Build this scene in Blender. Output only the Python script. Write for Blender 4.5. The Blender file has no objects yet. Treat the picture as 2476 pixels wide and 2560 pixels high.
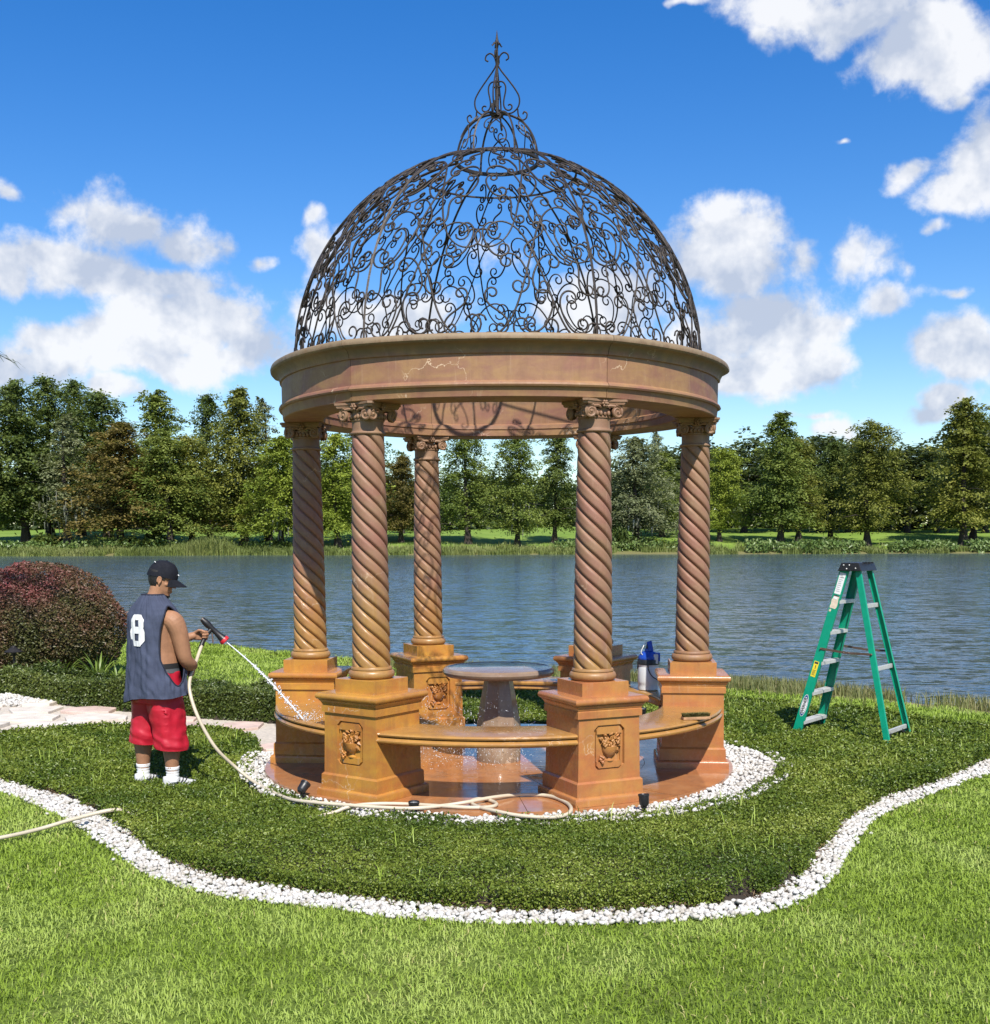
import bpy, bmesh, math, random
import numpy as np
from mathutils import Vector, Matrix, Euler, noise as mnoise

random.seed(7)
rng = np.random.default_rng(7)
PI = math.pi
sc = bpy.context.scene
COL = sc.collection

# ------------------------------------------------------------------ camera
R = 1.6                                    # radius of the ring of columns
CAM = Vector((-0.0195, -9.8192, 1.8504))
cam_data = bpy.data.cameras.new('camera')
cam = bpy.data.objects.new('camera', cam_data)
COL.objects.link(cam)
cam.location = CAM
cam.rotation_euler = (PI / 2 - 0.1182, 0.0027, 0)
cam_data.sensor_fit = 'HORIZONTAL'
cam_data.sensor_width = 36.0
cam_data.lens = 36.0 * 2950 / 2476
cam_data.shift_x = -(1240.0 - 1238.0) / 2476
cam_data.shift_y = (1697.5 - 1280.0) / 2476
cam_data.clip_end = 3000
cam_data.clip_start = 0.1
sc.camera = cam

# ------------------------------------------------------------------ light
SUN_DIR = Vector((0.17, -0.84, 1.0)).normalized()     # towards the sun
sun_data = bpy.data.lights.new('sun', 'SUN')
sun_data.energy = 4.7
sun_data.angle = math.radians(0.5)
sun_data.color = (1.0, 0.955, 0.88)
sun = bpy.data.objects.new('sun', sun_data)
COL.objects.link(sun)
sun.location = (3, -12, 14)
sun.rotation_euler = SUN_DIR.to_track_quat('Z', 'Y').to_euler()

sc.view_settings.view_transform = 'Standard'
sc.view_settings.look = 'None'
sc.view_settings.exposure = 0.55
sc.view_settings.gamma = 1.0
sc.view_settings.use_curve_mapping = False
sc.render.engine = 'CYCLES'
sc.cycles.max_bounces = 6
sc.cycles.transparent_max_bounces = 12


# ------------------------------------------------------------------ node helpers
class NT:
    def __init__(self, tree):
        self.t = tree
        self.n = tree.nodes
        self.l = tree.links

    def new(self, typ, **kw):
        nd = self.n.new(typ)
        for k, v in kw.items():
            setattr(nd, k, v)
        return nd

    def put(self, sock, v):
        if hasattr(v, 'is_linked'):
            self.l.new(v, sock)
        else:
            sock.default_value = v

    def math(self, op, a, b=None, c=None, clamp=False):
        nd = self.new('ShaderNodeMath', operation=op, use_clamp=clamp)
        self.put(nd.inputs[0], a)
        if b is not None:
            self.put(nd.inputs[1], b)
        if c is not None:
            self.put(nd.inputs[2], c)
        return nd.outputs[0]

    def vmath(self, op, a, b=None, c=None):
        nd = self.new('ShaderNodeVectorMath', operation=op)
        self.put(nd.inputs[0], a)
        if b is not None:
            self.put(nd.inputs[1], b)
        if c is not None:
            self.put(nd.inputs[2], c)
        return nd.outputs['Value'] if op in ('LENGTH', 'DOT_PRODUCT', 'DISTANCE') else nd.outputs['Vector']

    def noise(self, vec, scale, detail=3.0, rough=0.5, dist=0.0, out='Fac', dims='3D'):
        nd = self.new('ShaderNodeTexNoise', noise_dimensions=dims)
        if vec is not None:
            self.l.new(vec, nd.inputs['Vector'])
        nd.inputs['Scale'].default_value = scale
        nd.inputs['Detail'].default_value = detail
        nd.inputs['Roughness'].default_value = rough
        nd.inputs['Distortion'].default_value = dist
        return nd.outputs[out]

    def range(self, v, a, b, c=0.0, d=1.0, smooth=False):
        nd = self.new('ShaderNodeMapRange')
        if smooth:
            nd.interpolation_type = 'SMOOTHSTEP'
        self.put(nd.inputs[0], v)
        for i, x in enumerate((a, b, c, d)):
            nd.inputs[i + 1].default_value = x
        return nd.outputs[0]

    def mix(self, fac, a, b, blend='MIX'):
        nd = self.new('ShaderNodeMix', data_type='RGBA', blend_type=blend)
        self.put(nd.inputs['Factor'], fac)
        for s, v in ((nd.inputs[6], a), (nd.inputs[7], b)):
            if hasattr(v, 'is_linked'):
                self.l.new(v, s)
            else:
                s.default_value = tuple(v) + (1.0,) if len(v) == 3 else v
        return nd.outputs[2]

    def mapping(self, vec, scale=(1, 1, 1), rot=(0, 0, 0), loc=(0, 0, 0)):
        nd = self.new('ShaderNodeMapping')
        self.l.new(vec, nd.inputs['Vector'])
        nd.inputs['Scale'].default_value = scale
        nd.inputs['Rotation'].default_value = rot
        nd.inputs['Location'].default_value = loc
        return nd.outputs[0]

    def bump(self, h, strength=0.3, dist=0.01):
        nd = self.new('ShaderNodeBump')
        self.l.new(h, nd.inputs['Height'])
        nd.inputs['Strength'].default_value = strength
        nd.inputs['Distance'].default_value = dist
        return nd.outputs[0]


# ------------------------------------------------------------------ world: sky and cumulus clouds
world = bpy.data.worlds.new('World')
sc.world = world
world.use_nodes = True
wt = NT(world.node_tree)
wt.n.clear()
sky = wt.new('ShaderNodeTexSky', sky_type='NISHITA')
sky.sun_disc = False
sky.sun_elevation = math.asin(SUN_DIR.z)
sky.sun_rotation = math.atan2(SUN_DIR.x, SUN_DIR.y)
sky.air_density = 1.0
sky.dust_density = 0.3
sky.ozone_density = 2.5
hs = wt.new('ShaderNodeHueSaturation')
hs.inputs['Saturation'].default_value = 1.42
hs.inputs['Hue'].default_value = 0.511
hs.inputs['Value'].default_value = 1.0
wt.l.new(sky.outputs[0], hs.inputs['Color'])
skycol = wt.vmath('SCALE', hs.outputs[0])
skycol.node.inputs['Scale'].default_value = 0.112

tc = wt.new('ShaderNodeTexCoord').outputs['Generated']
sep = wt.new('ShaderNodeSeparateXYZ')
wt.l.new(tc, sep.inputs[0])
az = wt.math('ARCTAN2', sep.outputs[0], sep.outputs[1])
el = wt.math('ARCSINE', sep.outputs[2])
cmb = wt.new('ShaderNodeCombineXYZ')
wt.l.new(az, cmb.inputs[0])
wt.l.new(el, cmb.inputs[1])
P0 = cmb.outputs[0]
w1 = wt.noise(tc, 9.0, 4, 0.55, out='Color')
w1 = wt.vmath('MULTIPLY', wt.vmath('SUBTRACT', w1, (0.5, 0.5, 0.5)), (0.085, 0.06, 0))
PD = wt.vmath('ADD', P0, w1)
CLOUDS = [(-0.2968, 0.24, 0.0381, 0.0243, 1), (-0.2641, 0.2292, 0.0371, 0.0215, 1), (-0.3278, 0.2037, 0.048, 0.0198, 1), (-0.3743, 0.1962, 0.0197, 0.018, 1), (-0.2896, 0.1943, 0.0777, 0.0152, 1), (-0.2569, 0.1721, 0.0574, 0.0224, 1), (-0.22, 0.1613, 0.0511, 0.0245, 1), (-0.195, 0.1498, 0.0405, 0.0247, 1), (-0.2851, 0.1528, 0.0603, 0.0207, 1), (-0.3451, 0.1442, 0.0547, 0.0204, 1), (-0.3776, 0.1278, 0.057, 0.0204, 1), (-0.255, 0.1372, 0.1092, 0.0141, 1), (-0.3078, 0.114, 0.0244, 0.0105, 1), (-0.3715, 0.2536, 0.0137, 0.0088, 0.85), (-0.1949, 0.215, 0.02, 0.0075, 0.85), (-0.1433, 0.2477, 0.0203, 0.0094, 0.85), (-0.1341, 0.2244, 0.0241, 0.017, 0.95), (-0.0847, 0.1767, 0.0642, 0.0195, 1), (-0.0452, 0.1864, 0.034, 0.0176, 0.9), (0.1057, 0.1928, 0.0447, 0.0262, 1), (0.083, 0.1794, 0.0412, 0.0141, 1), (-0.0056, 0.226, 0.0564, 0.0206, 0.72), (0.1895, 0.2366, 0.045, 0.0283, 1), (0.1631, 0.2263, 0.0328, 0.027, 1), (0.1989, 0.2114, 0.0538, 0.0339, 1), (0.2084, 0.1807, 0.0609, 0.0242, 1), (0.1876, 0.1644, 0.0544, 0.0211, 1), (0.2524, 0.1686, 0.0318, 0.0156, 1), (0.2448, 0.1381, 0.0373, 0.0229, 1), (0.1999, 0.1362, 0.0471, 0.016, 1), (0.246, 0.2188, 0.0317, 0.0234, 0.9), (0.2938, 0.2159, 0.0376, 0.0215, 0.95), (0.3167, 0.1836, 0.0254, 0.0128, 1), (0.3324, 0.2038, 0.0134, 0.0165, 0.8), (0.2293, 0.3854, 0.0483, 0.0145, 0.95), (0.2142, 0.3698, 0.0245, 0.0162, 0.85), (0.2878, 0.3814, 0.0501, 0.0185, 1), (0.3292, 0.3601, 0.0488, 0.0244, 1), (0.3618, 0.3449, 0.0414, 0.0217, 1), (0.1474, 0.3997, 0.0215, 0.0041, 0.85), (0.3551, 0.3198, 0.0227, 0.009, 0.8), (0.3777, 0.2795, 0.0271, 0.0289, 1), (0.3328, 0.2729, 0.0199, 0.011, 0.9), (0.3704, 0.2555, 0.0226, 0.0125, 1), (0.2761, 0.2945, 0.0103, 0.0038, 0.85), (0.3523, 0.2339, 0.0138, 0.0071, 0.8), (0.3625, 0.1462, 0.0328, 0.0196, 1), (0.3813, 0.1351, 0.026, 0.0186, 1), (0.361, 0.1046, 0.0249, 0.0145, 1), (0.3453, 0.0964, 0.0302, 0.0087, 1), (0.2636, 0.0888, 0.0424, 0.0101, 0.95), (0.2493, 0.0995, 0.0285, 0.0079, 0.9), (0.3654, 0.1867, 0.0125, 0.0066, 0.75)]
dmin = None
for (ca, ce, ra, re, k) in CLOUDS:
    ra, re = ra * 1.24, re * 1.24
    m = wt.vmath('MULTIPLY_ADD', PD, (1 / ra, 1 / re, 0), (-ca / ra, -ce / re, 0))
    d = wt.vmath('LENGTH', m)
    if k != 1:                             # thin shreds: never dense, mostly eaten by the noise
        d = wt.math('ADD', wt.math('MULTIPLY', d, 0.8), 1.5 * (1 - k) + 0.30)
    if dmin is None:
        dmin = d
    else:
        nd = wt.new('ShaderNodeMath', operation='SMOOTH_MIN')
        wt.l.new(dmin, nd.inputs[0])
        wt.l.new(d, nd.inputs[1])
        nd.inputs[2].default_value = 0.25
        dmin = nd.outputs[0]
# the same kind of cloud goes on outside the picture
side = wt.range(wt.math('ABSOLUTE', az), 0.50, 0.75, smooth=True)
high = wt.range(el, 0.60, 0.75, smooth=True)
els = wt.mapping(P0, scale=(2.2, 4.5, 1))
gen = wt.range(wt.noise(els, 1.0, 2, 0.5), 0.48, 0.70, 1.6, 0.3)
out_of = wt.math('MAXIMUM', side, high)
dgen = wt.math('ADD', gen, wt.math('MULTIPLY', wt.math('SUBTRACT', 1.0, out_of), 4.0))
dmin = wt.math('MINIMUM', dmin, dgen)
f1 = wt.noise(tc, 15.0, 9, 0.60, 0.1)
f2 = wt.noise(tc, 55.0, 4, 0.6, 0.0)
edge = wt.math('ADD', wt.math('MULTIPLY', wt.math('SUBTRACT', f1, 0.5), 2.3), wt.math('MULTIPLY', wt.math('SUBTRACT', f2, 0.5), 0.45))
dens = wt.math('SUBTRACT', 1.0, wt.math('SUBTRACT', dmin, edge))
alpha = wt.range(dens, -0.04, 0.52, smooth=True)
# relief: the same noise a little higher up tells which side of a billow looks at the sun
up = wt.vmath('ADD', tc, (0.004, -0.012, 0.022))
f1u = wt.noise(up, 16.0, 4, 0.6, 0.15)
f3 = wt.noise(tc, 7.0, 4, 0.55, 0.0)
rel = wt.math('ADD', wt.math('MULTIPLY', wt.math('SUBTRACT', f1, f1u), 4.2), 0.66)
rel = wt.math('ADD', rel, wt.math('MULTIPLY', wt.math('SUBTRACT', f3, 0.5), 1.5))
rel = wt.math('SUBTRACT', rel, wt.math('MULTIPLY', dens, 0.20))
rel = wt.math('MINIMUM', wt.math('MAXIMUM', rel, 0.0), 1.0)
ccol = wt.mix(rel, (0.37, 0.42, 0.52), (0.655, 0.665, 0.69))
skymix = wt.mix(wt.math('MULTIPLY', alpha, 0.96), skycol, ccol)
bg = wt.new('ShaderNodeBackground')
wt.l.new(skymix, bg.inputs['Color'])
bg.inputs['Strength'].default_value = 1.0
wo = wt.new('ShaderNodeOutputWorld')
wt.l.new(bg.outputs[0], wo.inputs['Surface'])


# ------------------------------------------------------------------ scene helpers
def tag(o, label=None, cat=None, group=None, kind=None):
    if label:
        o['label'] = label
    if cat:
        o['category'] = cat
    if group:
        o['group'] = group
    if kind:
        o['kind'] = kind
    return o


def empty(name, loc=(0, 0, 0), rz=0.0, parent=None):
    o = bpy.data.objects.new(name, None)
    o.empty_display_size = 0.2
    o.location = loc
    o.rotation_euler = (0, 0, rz)
    o.parent = parent
    COL.objects.link(o)
    return o


def kids(o):
    return [c for c in o.children]


def copy_tree(o, parent=None):
    c = o.copy()
    COL.objects.link(c)
    c.parent = parent
    for ch in kids(o):
        copy_tree(ch, c)
    return c


def mesh_obj(name, me, mat=None, parent=None, smooth=None):
    if mat is not None:
        me.materials.append(mat)
    if smooth is not None:
        for_all = np.ones(len(me.polygons), dtype=bool)
        me.polygons.foreach_set('use_smooth', for_all)
        if smooth < 180:
            me.set_sharp_from_angle(angle=math.radians(smooth))
    o = bpy.data.objects.new(name, me)
    o.parent = parent
    COL.objects.link(o)
    return o


class MB:
    """collects shapes for one mesh"""

    def __init__(self):
        self.v = []
        self.f = []

    def add(self, vs, fs):
        b = len(self.v)
        self.v += [tuple(p) for p in vs]
        self.f += [tuple(b + i for i in q) for q in fs]
        return self

    def box(self, c, s, M=None, taper=1.0):
        x, y, z = s[0] / 2, s[1] / 2, s[2] / 2
        vs = [Vector((sx * x * (taper if sz > 0 else 1), sy * y * (taper if sz > 0 else 1), sz * z))
              for sz in (-1, 1) for sx, sy in ((-1, -1), (1, -1), (1, 1), (-1, 1))]
        if M is not None:
            vs = [M @ p for p in vs]
        vs = [p + Vector(c) for p in vs]
        return self.add(vs, [(3, 2, 1, 0), (4, 5, 6, 7), (0, 1, 5, 4), (1, 2, 6, 5), (2, 3, 7, 6), (3, 0, 4, 7)])

    def bar(self, a, b, w, h, up=(0, 0, 1)):
        a, b = Vector(a), Vector(b)
        d = (b - a).normalized()
        s = d.cross(Vector(up))
        s = s.normalized() if s.length > 1e-5 else Vector((1, 0, 0))
        u = s.cross(d)
        vs = []
        for p in (a, b):
            for i, j in ((-1, -1), (1, -1), (1, 1), (-1, 1)):
                vs.append(p + s * i * w / 2 + u * j * h / 2)
        return self.add(vs, [(0, 1, 2, 3), (7, 6, 5, 4), (4, 5, 1, 0), (5, 6, 2, 1), (6, 7, 3, 2), (7, 4, 0, 3)])

    def lathe(self, prof, seg=32, c=(0, 0, 0), a0=0.0, a1=2 * PI, rfun=None, caps=True):
        full = abs(a1 - a0 - 2 * PI) < 1e-6
        n = seg if full else seg + 1
        b = len(self.v)
        for (r, z) in prof:
            for i in range(n):
                t = a0 + (a1 - a0) * i / seg
                rr = r * rfun(t, z) if rfun else r
                self.v.append((c[0] + rr * math.sin(t), c[1] - rr * math.cos(t), c[2] + z))
        m = len(prof)
        for j in range(m - 1):
            for i in range(seg):
                i2 = (i + 1) % n
                self.f.append((b + j * n + i, b + j * n + i2, b + (j + 1) * n + i2, b + (j + 1) * n + i))
        if full and caps:
            if prof[0][0] > 1e-6:
                self.f.append(tuple(b + i for i in range(n))[::-1])
            if prof[-1][0] > 1e-6:
                self.f.append(tuple(b + (m - 1) * n + i for i in range(n)))
        return self

    def tube(self, pts, r, sides=6, closed=False, flat=None, cap=True):
        pts = [Vector(p) for p in pts]
        n = len(pts)
        rr = r if hasattr(r, '__len__') else [r] * n
        b = len(self.v)
        prev = None
        for i, p in enumerate(pts):
            if closed:
                d = pts[(i + 1) % n] - pts[i - 1]
            else:
                d = pts[min(i + 1, n - 1)] - pts[max(i - 1, 0)]
            d = d.normalized() if d.length > 1e-9 else Vector((0, 0, 1))
            if prev is None:
                ref = Vector((0, 0, 1)) if abs(d.z) < 0.9 else Vector((1, 0, 0))
                s = d.cross(ref).normalized()
            else:
                s = prev - d * prev.dot(d)
                s = s.normalized() if s.length > 1e-6 else d.orthogonal().normalized()
            prev = s
            u = d.cross(s)
            for k in range(sides):
                t = 2 * PI * k / sides
                self.v.append(tuple(p + (s * math.cos(t) + u * math.sin(t)) * rr[i]))
        m = n if closed else n - 1
        for i in range(m):
            j = (i + 1) % n
            for k in range(sides):
                k2 = (k + 1) % sides
                self.f.append((b + i * sides + k, b + i * sides + k2, b + j * sides + k2, b + j * sides + k))
        if cap and not closed:
            self.f.append(tuple(b + k for k in range(sides))[::-1])
            self.f.append(tuple(b + (n - 1) * sides + k for k in range(sides)))
        return self

    def ball(self, c, r, seg=10, rings=6, M=None):
        rx, ry, rz = r if hasattr(r, '__len__') else (r, r, r)
        b = len(self.v)
        vs = []
        for j in range(rings + 1):
            th = PI * j / rings
            for i in range(seg):
                ph = 2 * PI * i / seg
                p = Vector((rx * math.sin(th) * math.cos(ph), ry * math.sin(th) * math.sin(ph), rz * math.cos(th)))
                if M is not None:
                    p = M @ p
                vs.append(tuple(p + Vector(c)))
        fs = []
        for j in range(rings):
            for i in range(seg):
                i2 = (i + 1) % seg
                fs.append((j * seg + i, (j + 1) * seg + i, (j + 1) * seg + i2, j * seg + i2))
        return self.add(vs, fs)

    def extrude_poly(self, poly, z0, z1):
        n = len(poly)
        area = sum(poly[i][0] * poly[(i + 1) % n][1] - poly[(i + 1) % n][0] * poly[i][1] for i in range(n))
        if area < 0:
            poly = poly[::-1]
        vs = [(x, y, z0) for x, y in poly] + [(x, y, z1) for x, y in poly]
        fs = [tuple(range(n))[::-1], tuple(range(n, 2 * n))]
        fs += [(i, (i + 1) % n, n + (i + 1) % n, n + i) for i in range(n)]
        return self.add(vs, fs)

    def xform(self, M):
        self.v = [tuple(M @ Vector(p)) for p in self.v]
        return self

    def mesh(self, name):
        me = bpy.data.meshes.new(name)
        me.from_pydata(self.v, [], self.f)
        me.validate()
        me.update()
        return me

    def build(self, name, mat=None, parent=None, smooth=None, bevel=0.0):
        me = self.mesh(name)
        if bevel > 0:
            bm = bmesh.new()
            bm.from_mesh(me)
            bmesh.ops.remove_doubles(bm, verts=bm.verts, dist=1e-5)
            ed = [e for e in bm.edges if len(e.link_faces) == 2 and e.calc_face_angle(0) > 0.6]
            bmesh.ops.bevel(bm, geom=ed, offset=bevel, segments=2, profile=0.6, affect='EDGES', clamp_overlap=True)
            bm.to_mesh(me)
            bm.free()
        return mesh_obj(name, me, mat, parent, smooth)


def np_mesh(name, V, F4=None, F3=None, attrs=None):
    """a big mesh from numpy arrays"""
    me = bpy.data.meshes.new(name)
    V = np.asarray(V, dtype=np.float32).reshape(-1, 3)
    me.vertices.add(len(V))
    me.vertices.foreach_set('co', V.ravel())
    F4 = np.zeros((0, 4), np.int32) if F4 is None else np.asarray(F4, np.int32)
    F3 = np.zeros((0, 3), np.int32) if F3 is None else np.asarray(F3, np.int32)
    loops = np.concatenate([F4.ravel(), F3.ravel()])
    me.loops.add(len(loops))
    me.loops.foreach_set('vertex_index', loops)
    n4, n3 = len(F4), len(F3)
    me.polygons.add(n4 + n3)
    starts = np.concatenate([np.arange(n4) * 4, n4 * 4 + np.arange(n3) * 3]).astype(np.int32)
    me.polygons.foreach_set('loop_start', starts)
    if attrs:
        for k, a in attrs.items():
            at = me.attributes.new(k, 'FLOAT', 'POINT')
            at.data.foreach_set('value', np.asarray(a, np.float32))
    me.update(calc_edges=True)
    return me


def in_poly(x, y, poly):
    poly = np.asarray(poly, float)
    n = len(poly)
    inside = np.zeros(len(x), bool)
    j = n - 1
    for i in range(n):
        xi, yi = poly[i]
        xj, yj = poly[j]
        c = ((yi > y) != (yj > y)) & (x < (xj - xi) * (y - yi) / (yj - yi + 1e-12) + xi)
        inside ^= c
        j = i
    return inside


def smoothline(pts, n=8, closed=False):
    """Catmull-Rom through points"""
    P = [np.array(p, float) for p in pts]
    out = []
    m = len(P)
    rngs = range(m) if closed else range(m - 1)
    for i in rngs:
        p0 = P[i - 1] if (i > 0 or closed) else 2 * P[0] - P[1]
        p1, p2 = P[i], P[(i + 1) % m]
        p3 = P[(i + 2) % m] if (i + 2 < m or closed) else 2 * P[-1] - P[-2]
        for k in range(n):
            t = k / n
            out.append(0.5 * ((2 * p1) + (-p0 + p2) * t + (2 * p0 - 5 * p1 + 4 * p2 - p3) * t * t + (-p0 + 3 * p1 - 3 * p2 + p3) * t ** 3))
    if not closed:
        out.append(P[-1])
    return [tuple(float(c) for c in p) for p in out]


# ------------------------------------------------------------------ materials
def new_mat(name):
    m = bpy.data.materials.new(name)
    m.use_nodes = True
    t = NT(m.node_tree)
    t.n.clear()
    b = t.new('ShaderNodeBsdfPrincipled')
    o = t.new('ShaderNodeOutputMaterial')
    t.l.new(b.outputs[0], o.inputs['Surface'])
    return m, t, b, o


def plain(name, col, rough=0.6, metal=0.0, var=0.12, scale=6.0, bump=0.0, bscale=60.0, spec=0.5, coat=0.0):
    m, t, b, o = new_mat(name)
    pos = t.new('ShaderNodeTexCoord').outputs['Object']
    n = t.noise(pos, scale, 4, 0.6)
    dark = tuple(c * (1 - var) for c in col)
    lite = tuple(min(1, c * (1 + var)) for c in col)
    t.l.new(t.mix(t.range(n, 0.3, 0.7), dark, lite), b.inputs['Base Color'])
    t.l.new(t.range(t.noise(pos, scale * 3, 3, 0.6), 0.3, 0.7, max(0.02, rough - 0.08), min(1, rough + 0.08)), b.inputs['Roughness'])
    b.inputs['Metallic'].default_value = metal
    b.inputs['Specular IOR Level'].default_value = spec
    b.inputs['Coat Weight'].default_value = coat
    if bump:
        t.l.new(t.bump(t.noise(pos, bscale, 4, 0.6), bump, 0.01), b.inputs['Normal'])
    return m


def geo_pos(t):
    return t.new('ShaderNodeNewGeometry').outputs['Position']


def stone(name, dry, dry2, wet, wet2, wet_bias=0.0, wet_always=False, wet_never=False, rough_wet=0.22, veins=1.0, moss=False):
    """banded limestone; hosed parts are darker, more saturated and glossy"""
    m, t, b, o = new_mat(name)
    pos = geo_pos(t)
    sp = t.new('ShaderNodeSeparateXYZ')
    t.l.new(pos, sp.inputs[0])
    big = t.noise(pos, 1.9, 5, 0.62, 0.9)
    fine = t.noise(pos, 22.0, 5, 0.65, 0.2)
    streak = t.noise(t.mapping(pos, scale=(14, 14, 1.2)), 1.0, 4, 0.6, 0.3)
    band = t.noise(t.mapping(pos, scale=(2.2, 2.2, 7.0), rot=(0.4, 0.25, 0)), 1.0, 5, 0.6, 1.2)
    k = t.range(t.math('ADD', t.math('MULTIPLY', big, 0.6), t.math('MULTIPLY', band, 0.4)), 0.42, 0.58)
    cd = t.mix(k, dry, dry2)
    cw = t.mix(k, wet, wet2)
    if wet_always:
        wetf = t.range(big, 0.1, 0.25, 0.85, 1.0)
    elif wet_never:
        wetf = t.range(big, 0.5, 0.9, 0.0, 0.25)
    else:
        h = t.math('SUBTRACT', 1.30 + wet_bias, sp.outputs[2])
        h = t.math('SUBTRACT', h, t.math('MULTIPLY', sp.outputs[0], 0.22))
        h = t.math('ADD', h, t.math('MULTIPLY', t.math('SUBTRACT', streak, 0.5), 1.3))
        wetf = t.range(h, -0.25, 0.45, smooth=True)
    c = t.mix(wetf, cd, cw)
    c = t.mix(t.range(fine, 0.35, 0.75, 0.0, 0.30), c, t.mix(0.5, c, (0.12, 0.06, 0.03)))
    c = t.mix(t.range(streak, 0.52, 0.78, 0.0, 0.38), c, (0.16, 0.085, 0.045))
    drip = t.noise(t.mapping(pos, scale=(26, 26, 2.4), loc=(4, 2, 7)), 1.0, 4, 0.65, 0.5)
    c = t.mix(t.range(drip, 0.60, 0.78, 0.0, 0.30), c, (0.52, 0.38, 0.25))
    mott = t.noise(pos, 6.5, 5, 0.7, 0.7)
    c = t.mix(t.range(mott, 0.36, 0.62, 0.26, 0.0), c, (0.20, 0.095, 0.045))
    # thin pale veins
    vor = t.new('ShaderNodeTexVoronoi', feature='DISTANCE_TO_EDGE')
    dv = t.vmath('ADD', t.vmath('MULTIPLY', t.noise(pos, 3.5, 5, 0.6, out='Color'), (0.55, 0.55, 0.55)), pos)
    t.l.new(dv, vor.inputs['Vector'])
    vor.inputs['Scale'].default_value = 2.3
    vein = t.range(vor.outputs['Distance'], 0.0, 0.012, 1.0, 0.0)
    vmask = t.range(t.noise(pos, 2.1, 3, 0.5), 0.53, 0.62)
    vein = t.math('MULTIPLY', t.math('MULTIPLY', vein, vmask), 0.75 * veins)
    c = t.mix(vein, c, (0.62, 0.46, 0.32))
    if moss:                               # dark green-brown weathering of the cornice
        mz = t.math('ADD', sp.outputs[2], t.math('MULTIPLY', t.math('SUBTRACT', streak, 0.5), 0.10))
        c = t.mix(t.math('MULTIPLY', t.range(mz, 3.085, 3.13), t.range(big, 0.35, 0.6, 0.45, 0.85)), c, (0.15, 0.105, 0.060))
        c = t.mix(t.math('MULTIPLY', t.range(mz, 3.165, 3.19), 0.75), c, (0.27, 0.195, 0.115))
    t.l.new(c, b.inputs['Base Color'])
    rd = t.range(fine, 0.3, 0.7, 0.55, 0.72)
    rw = t.range(fine, 0.3, 0.7, rough_wet - 0.06, rough_wet + 0.14)
    r = t.math('ADD', t.math('MULTIPLY', rw, wetf), t.math('MULTIPLY', rd, t.math('SUBTRACT', 1.0, wetf)))
    t.l.new(r, b.inputs['Roughness'])
    hgt = t.math('ADD', t.math('MULTIPLY', fine, 0.6), t.math('MULTIPLY', streak, 0.5))
    t.l.new(t.bump(hgt, 0.18, 0.01), b.inputs['Normal'])
    return m


DRY, DRY2 = (0.37, 0.215, 0.115), (0.34, 0.165, 0.10)
WET, WET2 = (0.49, 0.245, 0.042), (0.43, 0.165, 0.038)
M_COL = stone('column_stone', (0.265, 0.155, 0.088), (0.26, 0.120, 0.080), (0.37, 0.205, 0.060), (0.33, 0.155, 0.052), wet_bias=0.0, rough_wet=0.35)
M_PED = stone('pedestal_stone', DRY, DRY2, WET, WET2, wet_bias=0.55)
M_PED_PINK = stone('pedestal_stone_pink', DRY, DRY2, (0.44, 0.205, 0.058), (0.41, 0.145, 0.052), wet_bias=0.65)
M_RING = stone('entablature_stone', (0.325, 0.182, 0.078), (0.235, 0.105, 0.074), WET, WET2, wet_never=True, veins=1.3, moss=True)
M_CAPITAL = stone('capital_stone', (0.265, 0.16, 0.09), (0.22, 0.12, 0.072), WET, WET2, wet_never=True, veins=0.2)
M_BENCH = stone('bench_stone', DRY, DRY2, (0.43, 0.225, 0.055), (0.38, 0.19, 0.05), wet_always=True, rough_wet=0.16)
M_TABLE = stone('table_stone', (0.31, 0.23, 0.16), (0.24, 0.17, 0.12), (0.28, 0.205, 0.14), (0.21, 0.145, 0.10), wet_always=True, rough_wet=0.16)


def floor_mat():
    m, t, b, o = new_mat('wet_floor_stone')
    pos = geo_pos(t)
    n1 = t.noise(pos, 2.2, 5, 0.62, 0.8)
    n2 = t.noise(pos, 9.0, 5, 0.65, 0.4)
    n3 = t.noise(t.mapping(pos, scale=(1, 1, 1), loc=(3, 5, 1)), 1.3, 4, 0.6, 1.2)
    c = t.mix(t.range(n1, 0.35, 0.65), (0.40, 0.15, 0.045), (0.42, 0.20, 0.085))
    c = t.mix(t.range(n2, 0.35, 0.7, 0, 0.5), c, (0.22, 0.085, 0.04))
    c = t.mix(t.range(n3, 0.56, 0.66, 0, 0.55), c, (0.13, 0.10, 0.075))
    t.l.new(c, b.inputs['Base Color'])
    pud = t.range(t.noise(pos, 2.6, 4, 0.6, 0.5), 0.42, 0.58)
    t.l.new(t.math('ADD', 0.035, t.math('MULTIPLY', pud, 0.16)), b.inputs['Roughness'])
    b.inputs['IOR'].default_value = 1.45
    rp = t.noise(t.mapping(pos, scale=(9, 22, 9)), 1.0, 4, 0.55, 0.6)
    t.l.new(t.bump(t.math('ADD', t.math('MULTIPLY', rp, 0.7), t.math('MULTIPLY', n2, 0.25)), 0.10, 0.012), b.inputs['Normal'])
    return m


M_FLOOR = floor_mat()
M_IRON = plain('wrought_iron', (0.042, 0.032, 0.025), 0.55, 0.25, 0.35, 14, 0.3, 90)
M_BLACK = plain('black_plastic', (0.014, 0.014, 0.015), 0.42, 0, 0.2, 20)
M_DARKMETAL = plain('dark_bronze_metal', (0.03, 0.026, 0.022), 0.45, 0.4, 0.3, 20)
M_HOSE = plain('cream_hose_rubber', (0.52, 0.45, 0.33), 0.42, 0, 0.14, 5, 0.1, 200)


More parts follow.
